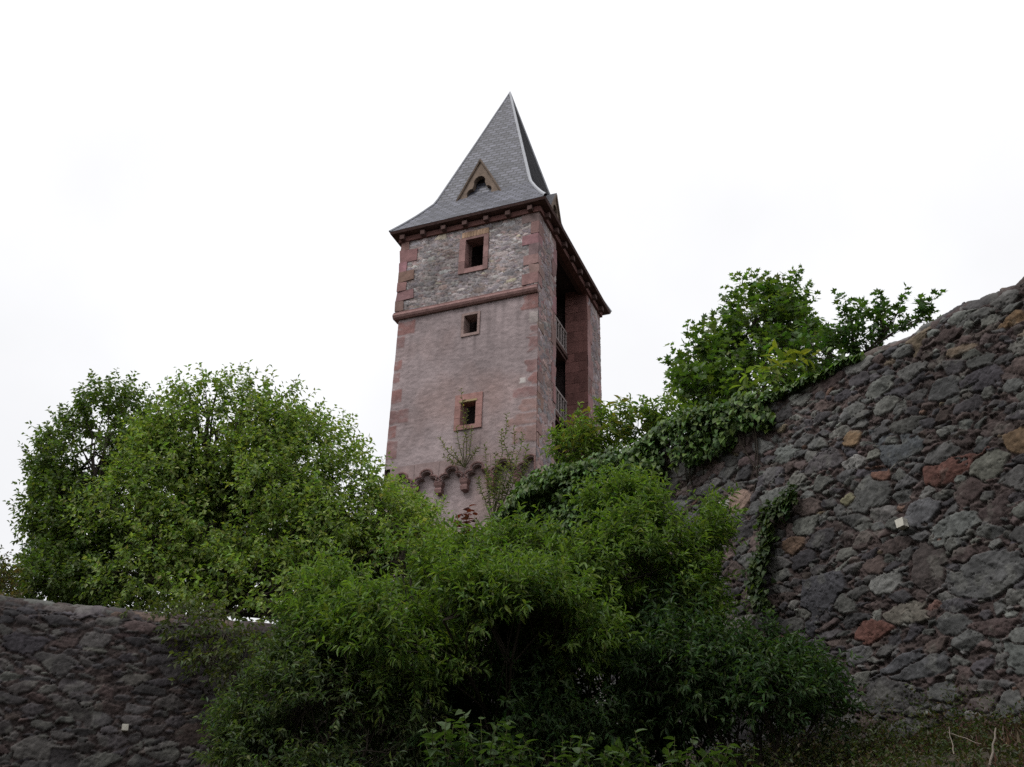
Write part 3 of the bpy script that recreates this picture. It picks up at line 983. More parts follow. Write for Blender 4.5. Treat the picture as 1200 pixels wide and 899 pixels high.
def dormer(frame_pt, back, k_=1.0):
    """little gable with a trefoil opening; frame_pt(x, depth, z) maps to world"""
    w, zb, h = 0.95 * k_, 27.10, 1.78 * k_
    out = [(w, zb - 0.12), (0.0, zb + h), (-w, zb - 0.12)]
    # opening outline: left foot, side lobe, crown lobe, side lobe, right foot
    op = [(0.56, zb - 0.10)]
    for a in np.linspace(-30, 100, 6):
        op.append((0.34 + 0.20 * math.cos(R(a)), zb + 0.20 + 0.22 * math.sin(R(a))))
    for a in np.linspace(-20, 200, 8):
        op.append((0.25 * math.cos(R(a)), zb + 0.72 + 0.27 * math.sin(R(a))))
    op += [(-x, z_) for x, z_ in op[:7]][::-1]
    n = len(op)
    outl = []
    for i, (x, z_) in enumerate(op):           # matching points on the outer triangle
        t = i / (n - 1)
        if t <= 0.5:
            k = t * 2
            outl.append((w * (1 - k), zb - 0.12 + (h + 0.12) * k))
        else:
            k = (t - 0.5) * 2
            outl.append((-w * k, zb + h - (h + 0.12) * k))
    V = [frame_pt(x, 0, z_) for x, z_ in op] + [frame_pt(x, 0, z_) for x, z_ in outl] + [frame_pt(x, 0.22, z_) for x, z_ in op]
    F = [[i, i + 1, n + i + 1, n + i] for i in range(n - 1)] + [[i, 2 * n + i, 2 * n + i + 1, i + 1] for i in range(n - 1)]
    mb = MB()
    cc = np.array([0.185, 0.14, 0.11])
    mb.add(np.array(V), [np.array(F)], cc)
    for sx in (1, -1):                         # raised coping along the two rakes
        mb.tube([frame_pt(sx * w * 1.02, -0.03, zb - 0.1), frame_pt(sx * w * 0.5, -0.03, zb + h * 0.5), frame_pt(0, -0.03, zb + h + 0.02)], 0.05, 5, cc * 0.8)
    g = mb.build('dormer', M['sandstone'], tower)
    mb = MB()
    A, Lf, Rt = frame_pt(0, -0.06, zb + h + 0.06), frame_pt(w + 0.07, -0.06, zb - 0.16), frame_pt(-w - 0.07, -0.06, zb - 0.16)
    Ab, Lb, Rb = frame_pt(0, back, zb + h + 0.06), frame_pt(w + 0.07, back, zb - 0.16), frame_pt(-w - 0.07, back, zb - 0.16)
    th = ZV * 0.05
    mb.add([A, Lf, Lb, Ab, A + th, Lf + th, Lb + th, Ab + th], [np.array([[0, 1, 2, 3], [4, 7, 6, 5], [0, 4, 5, 1]])])
    mb.add([A, Rt, Rb, Ab, A + th, Rt + th, Rb + th, Ab + th], [np.array([[0, 3, 2, 1], [4, 5, 6, 7], [0, 1, 5, 4]])])
    o = mb.build('dormer_roof', M['slate_plain'], g)
    mb = MB()
    mb.add([frame_pt(w, 0.35, zb - .2), frame_pt(-w, 0.35, zb - .2), frame_pt(0, 0.35, zb + h)], [np.array([[0, 1, 2]])])
    mb.build('dark_backing', M['dark'], g)  # flat dark sheet standing in for the shade inside the opening
M['slate_plain'] = surf_mat('slate', base=(0.085, 0.085, 0.10), rough=0.6, spec=0.35, nscale=6, namp=0.35, bump=0.6, bscale=9)
dormer(lambda x, d, z_: tp(2.92 + x, 0.98 + d, z_), 1.1)
dormer(lambda x, d, z_: tp(0.70 + d, 3.75 + x, z_), 0.9, 0.86)

# ------------------------------------------------------------------ foliage machinery
def T_rhomb():
    V = np.array([[0, 0, 0], [-.5, .45, .10], [0, 1, -.12], [.5, .45, .10]])
    return V, np.array([[0, 2, 1], [0, 3, 2]])
def T_lance():
    V = np.array([[0, 0, 0], [-.42, .3, .08], [-.36, .62, .06], [0, 1, -.16], [.36, .62, .06], [.42, .3, .08], [0, .45, -.02]])
    return V, np.array([[0, 6, 1], [1, 6, 2], [2, 6, 3], [6, 4, 3], [6, 5, 4], [0, 5, 6]])
def T_heart():
    V = np.array([[0, .08, 0], [-.3, -.06, .05], [-.52, .2, .10], [-.34, .58, .04], [0, 1.0, -.15], [.34, .58, .04], [.52, .2, .10], [.3, -.06, .05], [0, .5, -.02]])
    return V, np.array([[0, 8, 1], [1, 8, 2], [2, 8, 3], [3, 8, 4], [8, 5, 4], [8, 6, 5], [8, 7, 6], [0, 7, 8]])
def T_palm():
    a = np.radians([-90, -150 + 20, 180 + 10, 155, 128, 108, 90, 72, 52, 25, -10, -50])
    r_ = np.array([.12, .42, .5, .36, .72, .42, .85, .42, .72, .36, .5, .42])
    V = np.stack([r_ * np.cos(a), .35 + r_ * np.sin(a) * 0.8, .05 * np.cos(2 * a)], -1)
    V = np.concatenate([[[0, .35, 0]], V])
    F = np.array([[0, i + 1 if i + 1 <= 12 else 1, i] for i in range(1, 13)])
    return V, F
TEMPL = {'rhomb': T_rhomb(), 'lance': T_lance(), 'heart': T_heart(), 'palm': T_palm()}

def add_leaves(mb, P, D, Nn, length, width, tmpl, col):
    """leaf i starts at P[i], points along D[i], faces Nn[i]"""
    V0, F0 = TEMPL[tmpl]
    D = norm(D)
    S = norm(np.cross(D, Nn))
    Nn = np.cross(S, D)
    n, k = len(P), len(V0)
    L_ = np.broadcast_to(length, (n,))[:, None, None]
    W_ = np.broadcast_to(width, (n,))[:, None, None]
    V = P[:, None] + W_ * V0[None, :, 0:1] * S[:, None] + L_ * (V0[None, :, 1:2] * D[:, None] + V0[None, :, 2:3] * Nn[:, None])
    F = (np.arange(n)[:, None, None] * k + F0[None]).reshape(-1, 3)
    C = np.repeat(col, k, 0)
    mb.add(V.reshape(-1, 3), [F], C)

def leaf_colors(n, pal, r, var=0.28):
    pal = np.array(pal)
    i = r.integers(0, len(pal), n)
    c = pal[i] * (1 + var * (r.random((n, 1)) - 0.5) * 2) * (1 + 0.08 * r.normal(size=(n, 3)))
    return np.clip(c, 0.004, 0.6)

def shoots_to_leaves(mb, B0, D0, length, nl, leaf_l, leaf_w, tmpl, pal, r, droop=0.25, spread=0.9, curve=0.0, var=0.28, tipcol=None, flat=0.35):
    """shoots start at B0 along D0; leaves alternate along them in a spiral. returns points along the shoots"""
    n = len(B0)
    t = (np.arange(nl) + 0.6) / nl
    t = np.clip(t[None] + r.normal(size=(n, nl)) * 0.4 / nl, 0.04, 1.0)
    lv = np.broadcast_to(length, (n,))[:, None]
    up = np.array([0, 0, 1.0])
    Pp = B0[:, None] + D0[:, None] * (lv * t)[..., None] + up * (curve * lv * t * t)[..., None]
    A = norm(np.cross(D0, up) + 1e-3)
    Bv = np.cross(A, D0)
    ph = (np.arange(nl) * 2.4)[None] + r.random((n, 1)) * 6.28 + r.normal(size=(n, nl)) * 0.3
    lat = np.cos(ph)[..., None] * A[:, None] + np.sin(ph)[..., None] * Bv[:, None]
    fwd = np.clip(0.35 + 0.9 * (t - 0.3), 0.2, 1.2)[..., None]
    D = norm(D0[:, None] * fwd + lat * spread + r.normal(size=(n, nl, 3)) * 0.22 - up * droop)
    Nn = norm(up * (1 - flat) * 1.0 + lat * -0.15 + r.normal(size=(n, nl, 3)) * flat + D0[:, None] * 0.15)
    m_ = n * nl
    col = leaf_colors(m_, pal, r, var)
    if tipcol is not None:
        w = np.clip((t.reshape(-1, 1) - 0.55) / 0.45, 0, 1) * r.random((m_, 1))
        col = col * (1 - w) + np.array(tipcol) * w
    s = (0.65 + 0.5 * r.random(m_)) * (1.08 - 0.3 * np.abs(t.reshape(-1) - 0.5))
    add_leaves(mb, Pp.reshape(-1, 3), D.reshape(-1, 3), Nn.reshape(-1, 3), leaf_l * s, leaf_w * s, tmpl, col)
    return Pp

def sample_lobes(lobes, n, r, shell=0.5, updir=0.5, jit=0.45, gaps=None, low=-0.6):
    """lobes: (centre, (rx, ry, rz)). Shoot bases and directions through their volume, denser near the skin"""
    cs = np.array([l[0] for l in lobes]); rs = np.array([l[1] for l in lobes])
    w = (rs[:, 0] * rs[:, 2]) ** 1.0
    i = r.choice(len(lobes), n * 3, p=w / w.sum())
    d = norm(r.normal(size=(n * 3, 3)))
    d = d[:]
    keep = d[:, 2] > low
    i, d = i[keep], d[keep]
    rad = shell + (1 - shell) * r.random(len(i)) ** 0.6
    P = cs[i] + d * rs[i] * rad[:, None]
    # skip shoots buried deep inside another lobe
    deep = np.zeros(len(P), bool)
    for c_, r_ in zip(cs, rs):
        deep |= (((P - c_) / r_) ** 2).sum(1) < 0.30
    ok = ~deep | (r.random(len(P)) < 0.25)
    if gaps:
        f, thr, sd_ = gaps
        ok &= noise3(P, f, sd_) > thr
    P, d = P[ok][:n], d[ok][:n]
    D = norm(d * (1, 1, 0.8) + np.array([0, 0, updir]) + r.normal(size=d.shape) * jit)
    return P, D

def px_lobes(L_):
    out = []
    for (px, py, rx, ry, Y, *k) in L_:
        c = at(px, py, Y)
        s = scale_at(c)
        dk = k[0] if k else 0.9
        out.append((c, (rx * s, max(rx, ry) * s * dk, ry * s)))
    return out

def curve_path(a, b_, r, bend=0.15, n=6):
    a, b_ = np.asarray(a, float), np.asarray(b_, float)
    t = np.linspace(0, 1, n)[:, None]
    L_ = np.linalg.norm(b_ - a)
    o = r.normal(size=3) * bend * L_
    return a * (1 - t) + b_ * t + o * np.sin(t * np.pi) * 0.6 + r.normal(size=(n, 3)) * 0.02 * L_ * np.sin(t * np.pi)

def limbs(mb, base, fork, lobes, P, r, r0, rl, ns=14, kt=5):
    if fork is not None:
        mb.tube(curve_path(base, fork, r, 0.05), np.linspace(r0, r0 * 0.75, 6), 8)
        start = fork
    else:
        start = base
        mb.tube([base - np.array([0, 0, 0.15]), base, base + np.array([0, 0, 0.06])], [r0 * 1.6, r0 * 1.5, r0 * 0.7], 8)
    for c, rad in lobes:
        cc = np.array(c) - np.array([0, 0, rad[2] * 0.2])
        st = start + r.normal(size=3) * r0 * (0.3 if fork is not None else 0.5) * np.array([1, 1, 0.1])
        path = curve_path(st, cc, r, 0.10, 7)
        mb.tube(path, np.linspace(rl, rl * 0.45, 7), kt)
        d = np.linalg.norm(P - cc, axis=1)
        near = np.where(d < max(rad) * 1.3)[0]
        if len(near):
            for q in r.choice(near, min(ns, len(near)), replace=False):
                s_ = path[r.integers(3, 7)]
                mb.tube(curve_path(s_, P[q], r, 0.08, 5), np.linspace(rl * 0.38, rl * 0.10, 5), 4)

def stem_tubes(mb, P, D, length, curve, r, rad, frac=1.0):
    n = len(P)
    sel = np.where(r.random(n) < frac)[0]
    if not len(sel):
        return
    lv = np.broadcast_to(length, (n,))[sel]
    t = np.array([-0.35, 0.35, 1.0])
    pts = P[sel][:, None] + D[sel][:, None] * (lv[:, None] * t)[..., None] + np.array([0, 0, 1.0]) * (curve * lv[:, None] * t * np.abs(t))[..., None]
    a = norm(np.cross(D[sel], [0.2, 0.1, 0.97]) + 1e-4)
    b_ = np.cross(a, D[sel])
    th = np.arange(3) * 2.0944
    ring = np.cos(th)[None, :, None] * a[:, None] + np.sin(th)[None, :, None] * b_[:, None]
    rr = rad * np.array([1.0, 0.75, 0.35])
    V = pts[:, :, None] + rr[None, :, None, None] * ring[:, None]
    k = 9
    base = np.arange(len(sel))[:, None, None] * k
    F0 = np.array([[i * 3 + j, i * 3 + (j + 1) % 3, i * 3 + 3 + (j + 1) % 3, i * 3 + 3 + j] for i in range(2) for j in range(3)])
    mb.add(V.reshape(-1, 3), [(base + F0[None]).reshape(-1, 4)])

def plant(name, label, cat, base, lobes, n, slen, nl, ll, lw, tmpl, pal, seed, mat='leaf', fork=None, r0=0.06, rl=0.03, shell=0.5, updir=0.5, jit=0.45,
          gaps=None, droop=0.25, curve=0.0, group=None, parts=('trunk', 'crown'), tipcol=None, var=0.28, twig=0.004, ns=14, low=-1.0, stem_mat='bark', frac=0.6, flat=0.35, spread=0.9):
    r = np.random.default_rng(seed)
    t = thing(name, label, cat, base, group)
    P, D = sample_lobes(lobes, n, r, shell, updir, jit, gaps, low)
    L_ = slen * (0.6 + 0.7 * r.random(len(P)))
    mb = MB()
    shoots_to_leaves(mb, P, D, L_, nl, ll, lw, tmpl, pal, r, droop=droop, curve=curve, tipcol=tipcol, var=var, flat=flat, spread=spread)
    crown = mb.build(parts[1], M[mat], t)
    mb = MB()
    limbs(mb, np.array(base), None if fork is None else np.array(fork), lobes, P, r, r0, rl, ns)
    stem_tubes(mb, P, D, L_, curve, r, twig, frac)
    mb.build(parts[0], M[stem_mat], t, smooth=True)
    return t

LIME = [(0.150, 0.215, 0.054), (0.19, 0.26, 0.066), (0.112, 0.170, 0.045), (0.235, 0.295, 0.09)]
DEEP = [(0.095, 0.145, 0.04), (0.12, 0.17, 0.046), (0.075, 0.115, 0.034)]
BUSH = [(0.082, 0.138, 0.032), (0.112, 0.175, 0.038), (0.058, 0.104, 0.027), (0.145, 0.205, 0.045)]
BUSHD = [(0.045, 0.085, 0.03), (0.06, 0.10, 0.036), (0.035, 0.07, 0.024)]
GREYG = [(0.075, 0.11, 0.045), (0.10, 0.135, 0.055), (0.055, 0.085, 0.035)]
MAPLE = [(0.075, 0.13, 0.034), (0.095, 0.155, 0.038), (0.056, 0.10, 0.03), (0.12, 0.18, 0.045)]

# ------------------------------------------------------------------ trees behind the left wall
plant('deciduous_tree', 'large round light green tree left of the tower', 'tree', tuple(at(240, 800, 17.2) * [1, 1, 0] + [0, 0, 4.2]),
      px_lobes([(275, 532, 88, 82, 17.2), (345, 557, 80, 72, 17.0), (212, 572, 70, 85, 17.2), (400, 596, 54, 54, 16.8), (300, 612, 95, 70, 16.6), (445, 622, 46, 48, 16.4),
                (380, 642, 75, 55, 16.2), (225, 642, 65, 50, 16.6), (470, 652, 40, 45, 16.0), (310, 482, 50, 36, 17.4), (245, 484, 45, 36, 17.4), (150, 612, 50, 60, 16.9), (430, 667, 60, 36, 15.8), (330, 692, 80, 34, 15.8), (180, 682, 60, 30, 16.4), (280, 682, 50, 26, 16.2), (410, 702, 60, 30, 15.4), (270, 715, 60, 24, 15.6), (340, 722, 60, 24, 15.4), (425, 622, 50, 36, 16.6), (238, 525, 52, 40, 17.0), (200, 520, 36, 36, 17.2)]),
      5000, 0.46, 13, 0.104, 0.062, 'rhomb', LIME, 101, fork=tuple(at(245, 690, 17.2)), r0=0.20, rl=0.085, shell=0.35, updir=0.35, gaps=(3.4, -0.45, 4), droop=0.35, ns=22, group=None)
plant('deciduous_tree', 'darker green upright tree at left, its narrow top beside the round crown', 'tree', tuple(at(100, 800, 17.9) * [1, 1, 0] + [0, 0, 4.2]),
      px_lobes([(128, 502, 40, 50, 17.9), (95, 542, 48, 50, 17.9), (140, 572, 50, 60, 18.1), (80, 600, 45, 46, 17.6), (95, 642, 55, 45, 17.6), (72, 667, 36, 36, 17.4), (130, 662, 50, 36, 17.6), (66, 552, 22, 28, 17.8), (122, 530, 36, 36, 17.6), (70, 692, 60, 26, 17.2), (130, 697, 50, 24, 17.2)]),
      2700, 0.40, 13, 0.10, 0.062, 'rhomb', DEEP, 102, fork=tuple(at(105, 680, 17.9)), r0=0.14, rl=0.06, shell=0.35, updir=0.5, gaps=(3.4, -0.5, 7), droop=0.35, ns=18)
plant('low_tree', 'brownish green shrubby tree cut by the left edge of the picture', 'tree', tuple(at(-30, 800, 15.5) * [1, 1, 0] + [0, 0, 4.2]),
      px_lobes([(-30, 685, 34, 34, 15.5), (-2, 695, 16, 18, 15.2), (-70, 665, 44, 50, 15.8)]),
      420, 0.3, 12, 0.08, 0.045, 'rhomb', [(0.09, 0.10, 0.03), (0.11, 0.085, 0.035), (0.07, 0.08, 0.025)], 103, r0=0.05, rl=0.03)
plant('trailing_shrub', 'drooping yellowish green shrub trailing over the top of the dark left wall', 'shrub', tuple(at(250, 712, 13.6)),
      px_lobes([(165, 725, 26, 12, 12.6), (215, 722, 34, 14, 12.4), (262, 745, 40, 26, 12.2), (245, 775, 24, 14, 11.9), (300, 775, 30, 30, 12.0)]),
      165, 0.32, 12, 0.085, 0.045, 'rhomb', [(0.06, 0.08, 0.02), (0.075, 0.095, 0.024), (0.05, 0.065, 0.02)], 104, r0=0.03, rl=0.014, shell=0.2, updir=-0.1, droop=0.6, curve=-0.3, parts=('stems', 'leaves'), low=-1)

# ------------------------------------------------------------------ maples and shoots above the right wall
plant('maple_tree', 'bushy dark green maple rising behind the ivy on the right wall', 'tree', tuple(at(880, 520, 13.5) * [1, 1, 0] + [0, 0, 4.4]),
      px_lobes([(900, 392, 42, 46, 13.4), (925, 420, 36, 40, 13.2), (862, 430, 44, 42, 13.4), (830, 445, 34, 40, 13.4), (850, 470, 50, 34, 13.2), (890, 455, 46, 36, 12.9), (885, 368, 26, 30, 13.5), (925, 372, 18, 34, 13.5)]),
      520, 0.42, 10, 0.125, 0.13, 'palm', MAPLE, 111, fork=tuple(at(880, 490, 13.4)), r0=0.06, rl=0.028, shell=0.45, updir=0.7, gaps=(4, -0.8, 3), droop=0.3, twig=0.006)
plant('maple_tree', 'smaller maple in separate sprigs where the right wall meets the sky', 'tree', tuple(at(1010, 440, 11.6) * [1, 1, 0] + [0, 0, 4.4]),
      px_lobes([(993, 388, 16, 26, 11.6), (965, 410, 24, 18, 11.8), (1042, 380, 14, 20, 11.3), (1015, 402, 20, 18, 11.5), (1072, 374, 12, 10, 11.0)]),
      85, 0.34, 10, 0.11, 0.115, 'palm', [(0.05, 0.10, 0.026), (0.07, 0.13, 0.03), (0.04, 0.08, 0.022)], 112, fork=tuple(at(1012, 420, 11.6)), r0=0.04, rl=0.018, shell=0.35, updir=0.9, droop=0.3, twig=0.005)

# ------------------------------------------------------------------ ivy
def pr_pt(u, z_, off):
    return PR + UR * u + ZV * z_ - NR * off
IVY = [(0.065, 0.118, 0.03), (0.088, 0.148, 0.038), (0.115, 0.178, 0.046), (0.045, 0.084, 0.025)]
def ivy_leaves(mb, P, out, r, l=0.074, pal=IVY, thick=0.2):
    n = len(P)
    dr = norm(np.array([0, 0, -1.0]) * 0.9 + r.normal(size=(n, 3)) * 0.5 + out * 0.35)
    nn = norm(out * 0.9 + np.array([0, 0, 0.75]) + r.normal(size=(n, 3)) * 0.35)
    s = 0.6 + 0.6 * r.random(n)
    add_leaves(mb, P, dr, nn, l * s, l * 0.95 * s, 'heart', leaf_colors(n, pal, r, 0.35))

r = np.random.default_rng(201)
ivy = thing('ivy', 'thick dark green ivy draped over the top of the right wall', 'ivy', tuple(pr_pt(3.4, ZR, 0)))
poly = [(1035, 388), (1010, 396), (980, 412), (955, 424), (925, 442), (905, 455), (893, 470), (912, 487), (905, 502), (872, 506), (862, 522), (838, 537), (815, 548), (800, 558), (770, 560), (745, 585), (720, 600),
        (690, 640), (600, 650), (600, 600), (628, 590), (640, 545), (690, 480), (800, 440), (900, 400), (1030, 365)]
n = 90000
u, z_ = r.random(n) * 6.2 - 0.4, 4.0 + r.random(n) * 3.1
off = 0.03 + r.random(n) ** 1.6 * 0.24
P = pr_pt(u[:, None], z_[:, None], off[:, None])
keep = inpoly(proj(pr_pt(u[:, None], z_[:, None], 0.05 + 0 * off[:, None])), poly) & (noise3(P, 6, 3) > -0.9)
keep &= z_ < topR(np.clip(u, 0, 9)) + 0.12
edge = noise3(P * [1, 1, 1], 3.0, 9)
P = P[keep & (r.random(n) < 0.34)]
mb = MB()
bulge = np.clip(noise3(P, 2.6, 5) * 0.5 + 0.5, 0, 1)[:, None]
P = P - NR * bulge * 0.16
ivy_leaves(mb, P, np.tile(-NR, (len(P), 1)), r)
# rolling cover along the wall head
n = 15000
u = np.where(r.random(n) < 0.6, r.random(n) * 6.2, r.random(n) * 2.4) - 0.4
a = r.random(n) * np.pi
taper = np.clip((5.9 - u) / 2.6, 0.16, 1.0)
rad = (0.12 + 0.20 * np.clip(noise3(np.stack([u, u * 0, u * 0], -1), 3.5, 21) * 0.5 + 0.6, 0, 1.2)) * taper * (0.5 + 0.5 * r.random(n)) + 0.34 * np.exp(-((u - 0.85) / 1.0) ** 2) * (0.4 + 0.6 * r.random(n))
P = PR + UR * u[:, None] + ZV * (topR(np.clip(u, 0, 9)) - 0.03 + np.sin(a) * rad)[:, None] - NR * (np.cos(a) * (0.22 + rad) - 0.18)[:, None]
out = norm(-NR * np.cos(a)[:, None] + ZV * np.sin(a)[:, None])
ivy_leaves(mb, P, out, r)
mb.build('leaves', M['leaf_gloss'], ivy)
mb = MB()
mb.tube(np.array([pr_pt(q_, topR(np.array([max(q_, 0.0)]))[0] - 0.03, 0.05) for q_ in np.linspace(0.0, 4.8, 12)]), 0.016, 5)
for k in range(26):
    uu = r.random() * 4.6
    zt = topR(np.array([uu]))[0]
    ln = 0.4 + r.random() * 0.7
    path = np.array([pr_pt(uu + 0.15 * math.sin(3 * t + k) * t, zt - ln * t, 0.05 + 0.03 * math.sin(5 * t)) for t in np.linspace(0, 1, 7)])
    mb.tube(path, np.linspace(0.014, 0.005, 7), 5)
mb.build('stems', M['bark'], ivy)

r = np.random.default_rng(202)
strand_px = [(938, 578), (930, 592), (918, 600), (905, 606), (908, 625), (905, 645), (898, 660), (893, 676), (898, 700), (905, 715)]
sp_ = np.array([uz_right(*q) for q in strand_px])
tag_root = thing('ivy_strand', 'single ivy strand hanging down the bare face of the right wall', 'ivy', tuple(pr_pt(sp_[4, 0], sp_[4, 1], 0.05)))
t = np.linspace(0, 1, len(sp_))
n = 700
tt = r.random(n)
wd = np.interp(tt, [0, .25, .5, .75, 1], [0.035, 0.06, 0.075, 0.10, 0.10])
uu = np.interp(tt, t, sp_[:, 0]) + r.normal(size=n) * wd * 0.6
zz = np.interp(tt, t, sp_[:, 1]) + r.normal(size=n) * 0.05
P = pr_pt(uu[:, None], zz[:, None], (0.07 + 0.09 * r.random(n))[:, None])
mb = MB()
ivy_leaves(mb, P, np.tile(-NR, (n, 1)), r, l=0.07, pal=[(0.05, 0.08, 0.025), (0.065, 0.095, 0.03), (0.035, 0.06, 0.02)])
mb.build('leaves', M['leaf'], tag_root)
mb = MB()
mb.tube(np.array([pr_pt(a_, c_, 0.07) for a_, c_ in sp_]), np.linspace(0.012, 0.006, len(sp_)), 5)
mb.build('stem', M['bark'], tag_root)

r = np.random.default_rng(203)
stump_c = at(633, 600, 13.9)
ss = scale_at(stump_c)
stump = thing('ivy_stump', 'rounded ivy covered stub of masonry between tower and right wall', 'ivy', (stump_c[0], stump_c[1], 4.3))
mb = MB()
ax_ = np.linspace(0, 1, 9)
prof_s = [(0.30, 4.2), (0.30, 5.6), (0.28, 5.95), (0.2, 6.12), (0.0, 6.16)]
th = np.arange(14) * 2 * np.pi / 14
V = np.array([[stump_c[0] + rr * math.cos(a), stump_c[1] + rr * math.sin(a), zz] for rr, zz in prof_s for a in th])
F = np.array([[i * 14 + j, i * 14 + (j + 1) % 14, i * 14 + 14 + (j + 1) % 14, i * 14 + 14 + j] for i in range(4) for j in range(14)])
mb.add(V, [F], (0.1, 0.09, 0.085))
mb.build('masonry', M['stone'], stump, smooth=True)
n = 3600
a = r.random(n) * 6.283
zz = 4.6 + r.random(n) * 1.6
rr = np.where(zz < 5.75, 0.33, 0.33 * np.sqrt(np.clip(1 - ((zz - 5.75) / 0.48) ** 2, 0.0, 1))) + r.random(n) * 0.08
P = np.stack([stump_c[0] + rr * np.cos(a), stump_c[1] + rr * np.sin(a), zz], -1)
out = norm(np.stack([np.cos(a), np.sin(a), np.clip((zz - 5.6) * 2, 0, 2)], -1))
mb = MB()
ivy_leaves(mb, P, out, r, l=0.07, pal=[(0.045, 0.10, 0.02), (0.06, 0.125, 0.024), (0.03, 0.07, 0.018)])
mb.build('leaves', M['leaf_gloss'], stump)

# broad-leaved young shoots on the wall head
def leafy_shoots(name, label, cat, base, tips, seed, ll, lw, pal, tipcol, nl=9, tmpl='lance', mat='leaf', rad=0.008, droop=0.35, parts=('stems', 'leaves'), group=None, t0=0.35, spread=1.0):
    r = np.random.default_rng(seed)
    o = thing(name, label, cat, tuple(base), group)
    ml, ms = MB(), MB()
    for tp_ in tips:
        st = np.array(base)
        path = curve_path(st, tp_, r, 0.08, 7)
        ms.tube(path, np.linspace(rad, rad * 0.4, 7), 5)
        ts = t0 + (1 - t0) * (np.arange(nl) + 0.5) / nl
        tt = np.linspace(0, 1, 7)
        Pq = np.stack([np.interp(ts, tt, path[:, i]) for i in range(3)], -1)
        ax = norm(path[-1] - path[-3])
        ph = np.arange(nl) * 2.4 + r.random() * 6
        A = norm(np.cross(ax, [0.1, 0.2, 1.0])); Bq = np.cross(A, ax)
        lat = np.cos(ph)[:, None] * A + np.sin(ph)[:, None] * Bq
        D = norm(lat * spread + ax * (0.2 + 0.9 * (ts[:, None] - t0)) + r.normal(size=(nl, 3)) * 0.15 - np.array([0, 0, droop]))
        Nn = norm(np.array([0, 0, 1.0]) + r.normal(size=(nl, 3)) * 0.35)
        c = leaf_colors(nl, pal, r, 0.2)
        if tipcol is not None:
            w = np.clip((ts[:, None] - 0.6) / 0.4, 0, 1)
            c = c * (1 - w) + np.array(tipcol) * w
        s = 0.7 + 0.5 * r.random(nl)
        add_leaves(ml, Pq, D, Nn, ll * s, lw * s, tmpl, c)
    ms.build(parts[0], M['twig'], o, smooth=True)
    ml.build(parts[1], M[mat], o)
    return o

YG = [(0.13, 0.19, 0.035), (0.16, 0.22, 0.04), (0.10, 0.16, 0.03)]
leafy_shoots('young_shrub', 'young shrub with long yellow bronze leaves in front of the tower corner', 'shrub', at(700, 560, 12.6),
             [at(670, 490, 12.6), at(690, 478, 12.5), at(708, 472, 12.7), at(728, 466, 12.6), at(742, 480, 12.5), at(757, 478, 12.6), at(676, 510, 12.4), at(695, 500, 12.3), at(720, 490, 12.3), at(660, 520, 12.4), at(770, 490, 12.7), at(735, 500, 12.3)],
             301, 0.17, 0.065, YG, (0.22, 0.19, 0.05), nl=16)
leafy_shoots('young_shrub', 'yellow leaved sprig at the middle of the ivy on the right wall', 'shrub', at(905, 450, 11.4),
             [at(912, 402, 11.4), at(925, 412, 11.3), at(938, 415, 11.3), at(905, 428, 11.2), at(960, 412, 11.2), at(915, 425, 11.2)],
             302, 0.20, 0.09, YG, (0.24, 0.24, 0.04), nl=8)
leafy_shoots('young_shrub', 'pale green broad leaved sprig low in the ivy beside the maple', 'shrub', at(885, 470, 11.6),
             [at(872, 432, 11.6), at(888, 436, 11.5), at(895, 432, 11.5), at(866, 448, 11.4), at(900, 446, 11.4)],
             303, 0.18, 0.085, YG, (0.2, 0.28, 0.06), nl=7)
leafy_shoots('young_shrub', 'pale green seedling at the bare gap left of the maple', 'shrub', at(778, 500, 12.4),
             [at(765, 476, 12.4), at(782, 478, 12.4), at(795, 470, 12.4), at(775, 488, 12.2)], 304, 0.16, 0.07, YG, (0.17, 0.24, 0.05), nl=7)

plant('young_shrub', 'dense light green growth on the wall head under the long yellow bronze leaves', 'shrub', tuple(at(705, 560, 12.9)),
      px_lobes([(705, 512, 42, 20, 12.7), (748, 500, 30, 20, 12.6), (672, 530, 26, 24, 12.7), (785, 488, 22, 14, 12.5)]),
      230, 0.24, 10, 0.11, 0.042, 'lance', [(0.10, 0.165, 0.034), (0.13, 0.195, 0.04), (0.075, 0.13, 0.03)], 305, r0=0.03, rl=0.014, shell=0.3, updir=0.8, droop=0.35, parts=('stems', 'leaves'), tipcol=(0.2, 0.25, 0.05), twig=0.004)

# ------------------------------------------------------------------ plants on and before the tower
FRB = FR + TB * (-0.05)
def tpx(px, py, off=0.0):
    return hit(px, py, FR + TB * off, TB)
SAP = [(0.16, 0.18, 0.075), (0.20, 0.205, 0.09), (0.13, 0.15, 0.065)]
def wall_sapling(label, base, tips, seed, pal, ll, nl=16, t0=0.3, group='saplings rooted in the tower masonry'):
    return leafy_shoots('sapling', label, 'sapling', base, tips, seed, ll * 1.0, ll * 0.48, pal, None, nl=int(nl * 1.7), droop=0.1, rad=0.016, t0=t0, group=group)
wall_sapling('thin sapling growing up in front of the lowest tower window', tpx(545, 548, -0.05),
             [tpx(540, 455, -.35), tpx(548, 480, -.5), tpx(535, 500, -.5), tpx(515, 513, -.5), tpx(520, 535, -.5), tpx(553, 500, -.6), tpx(528, 525, -.3), tpx(560, 525, -.3)], 311, SAP, 0.13, nl=15)
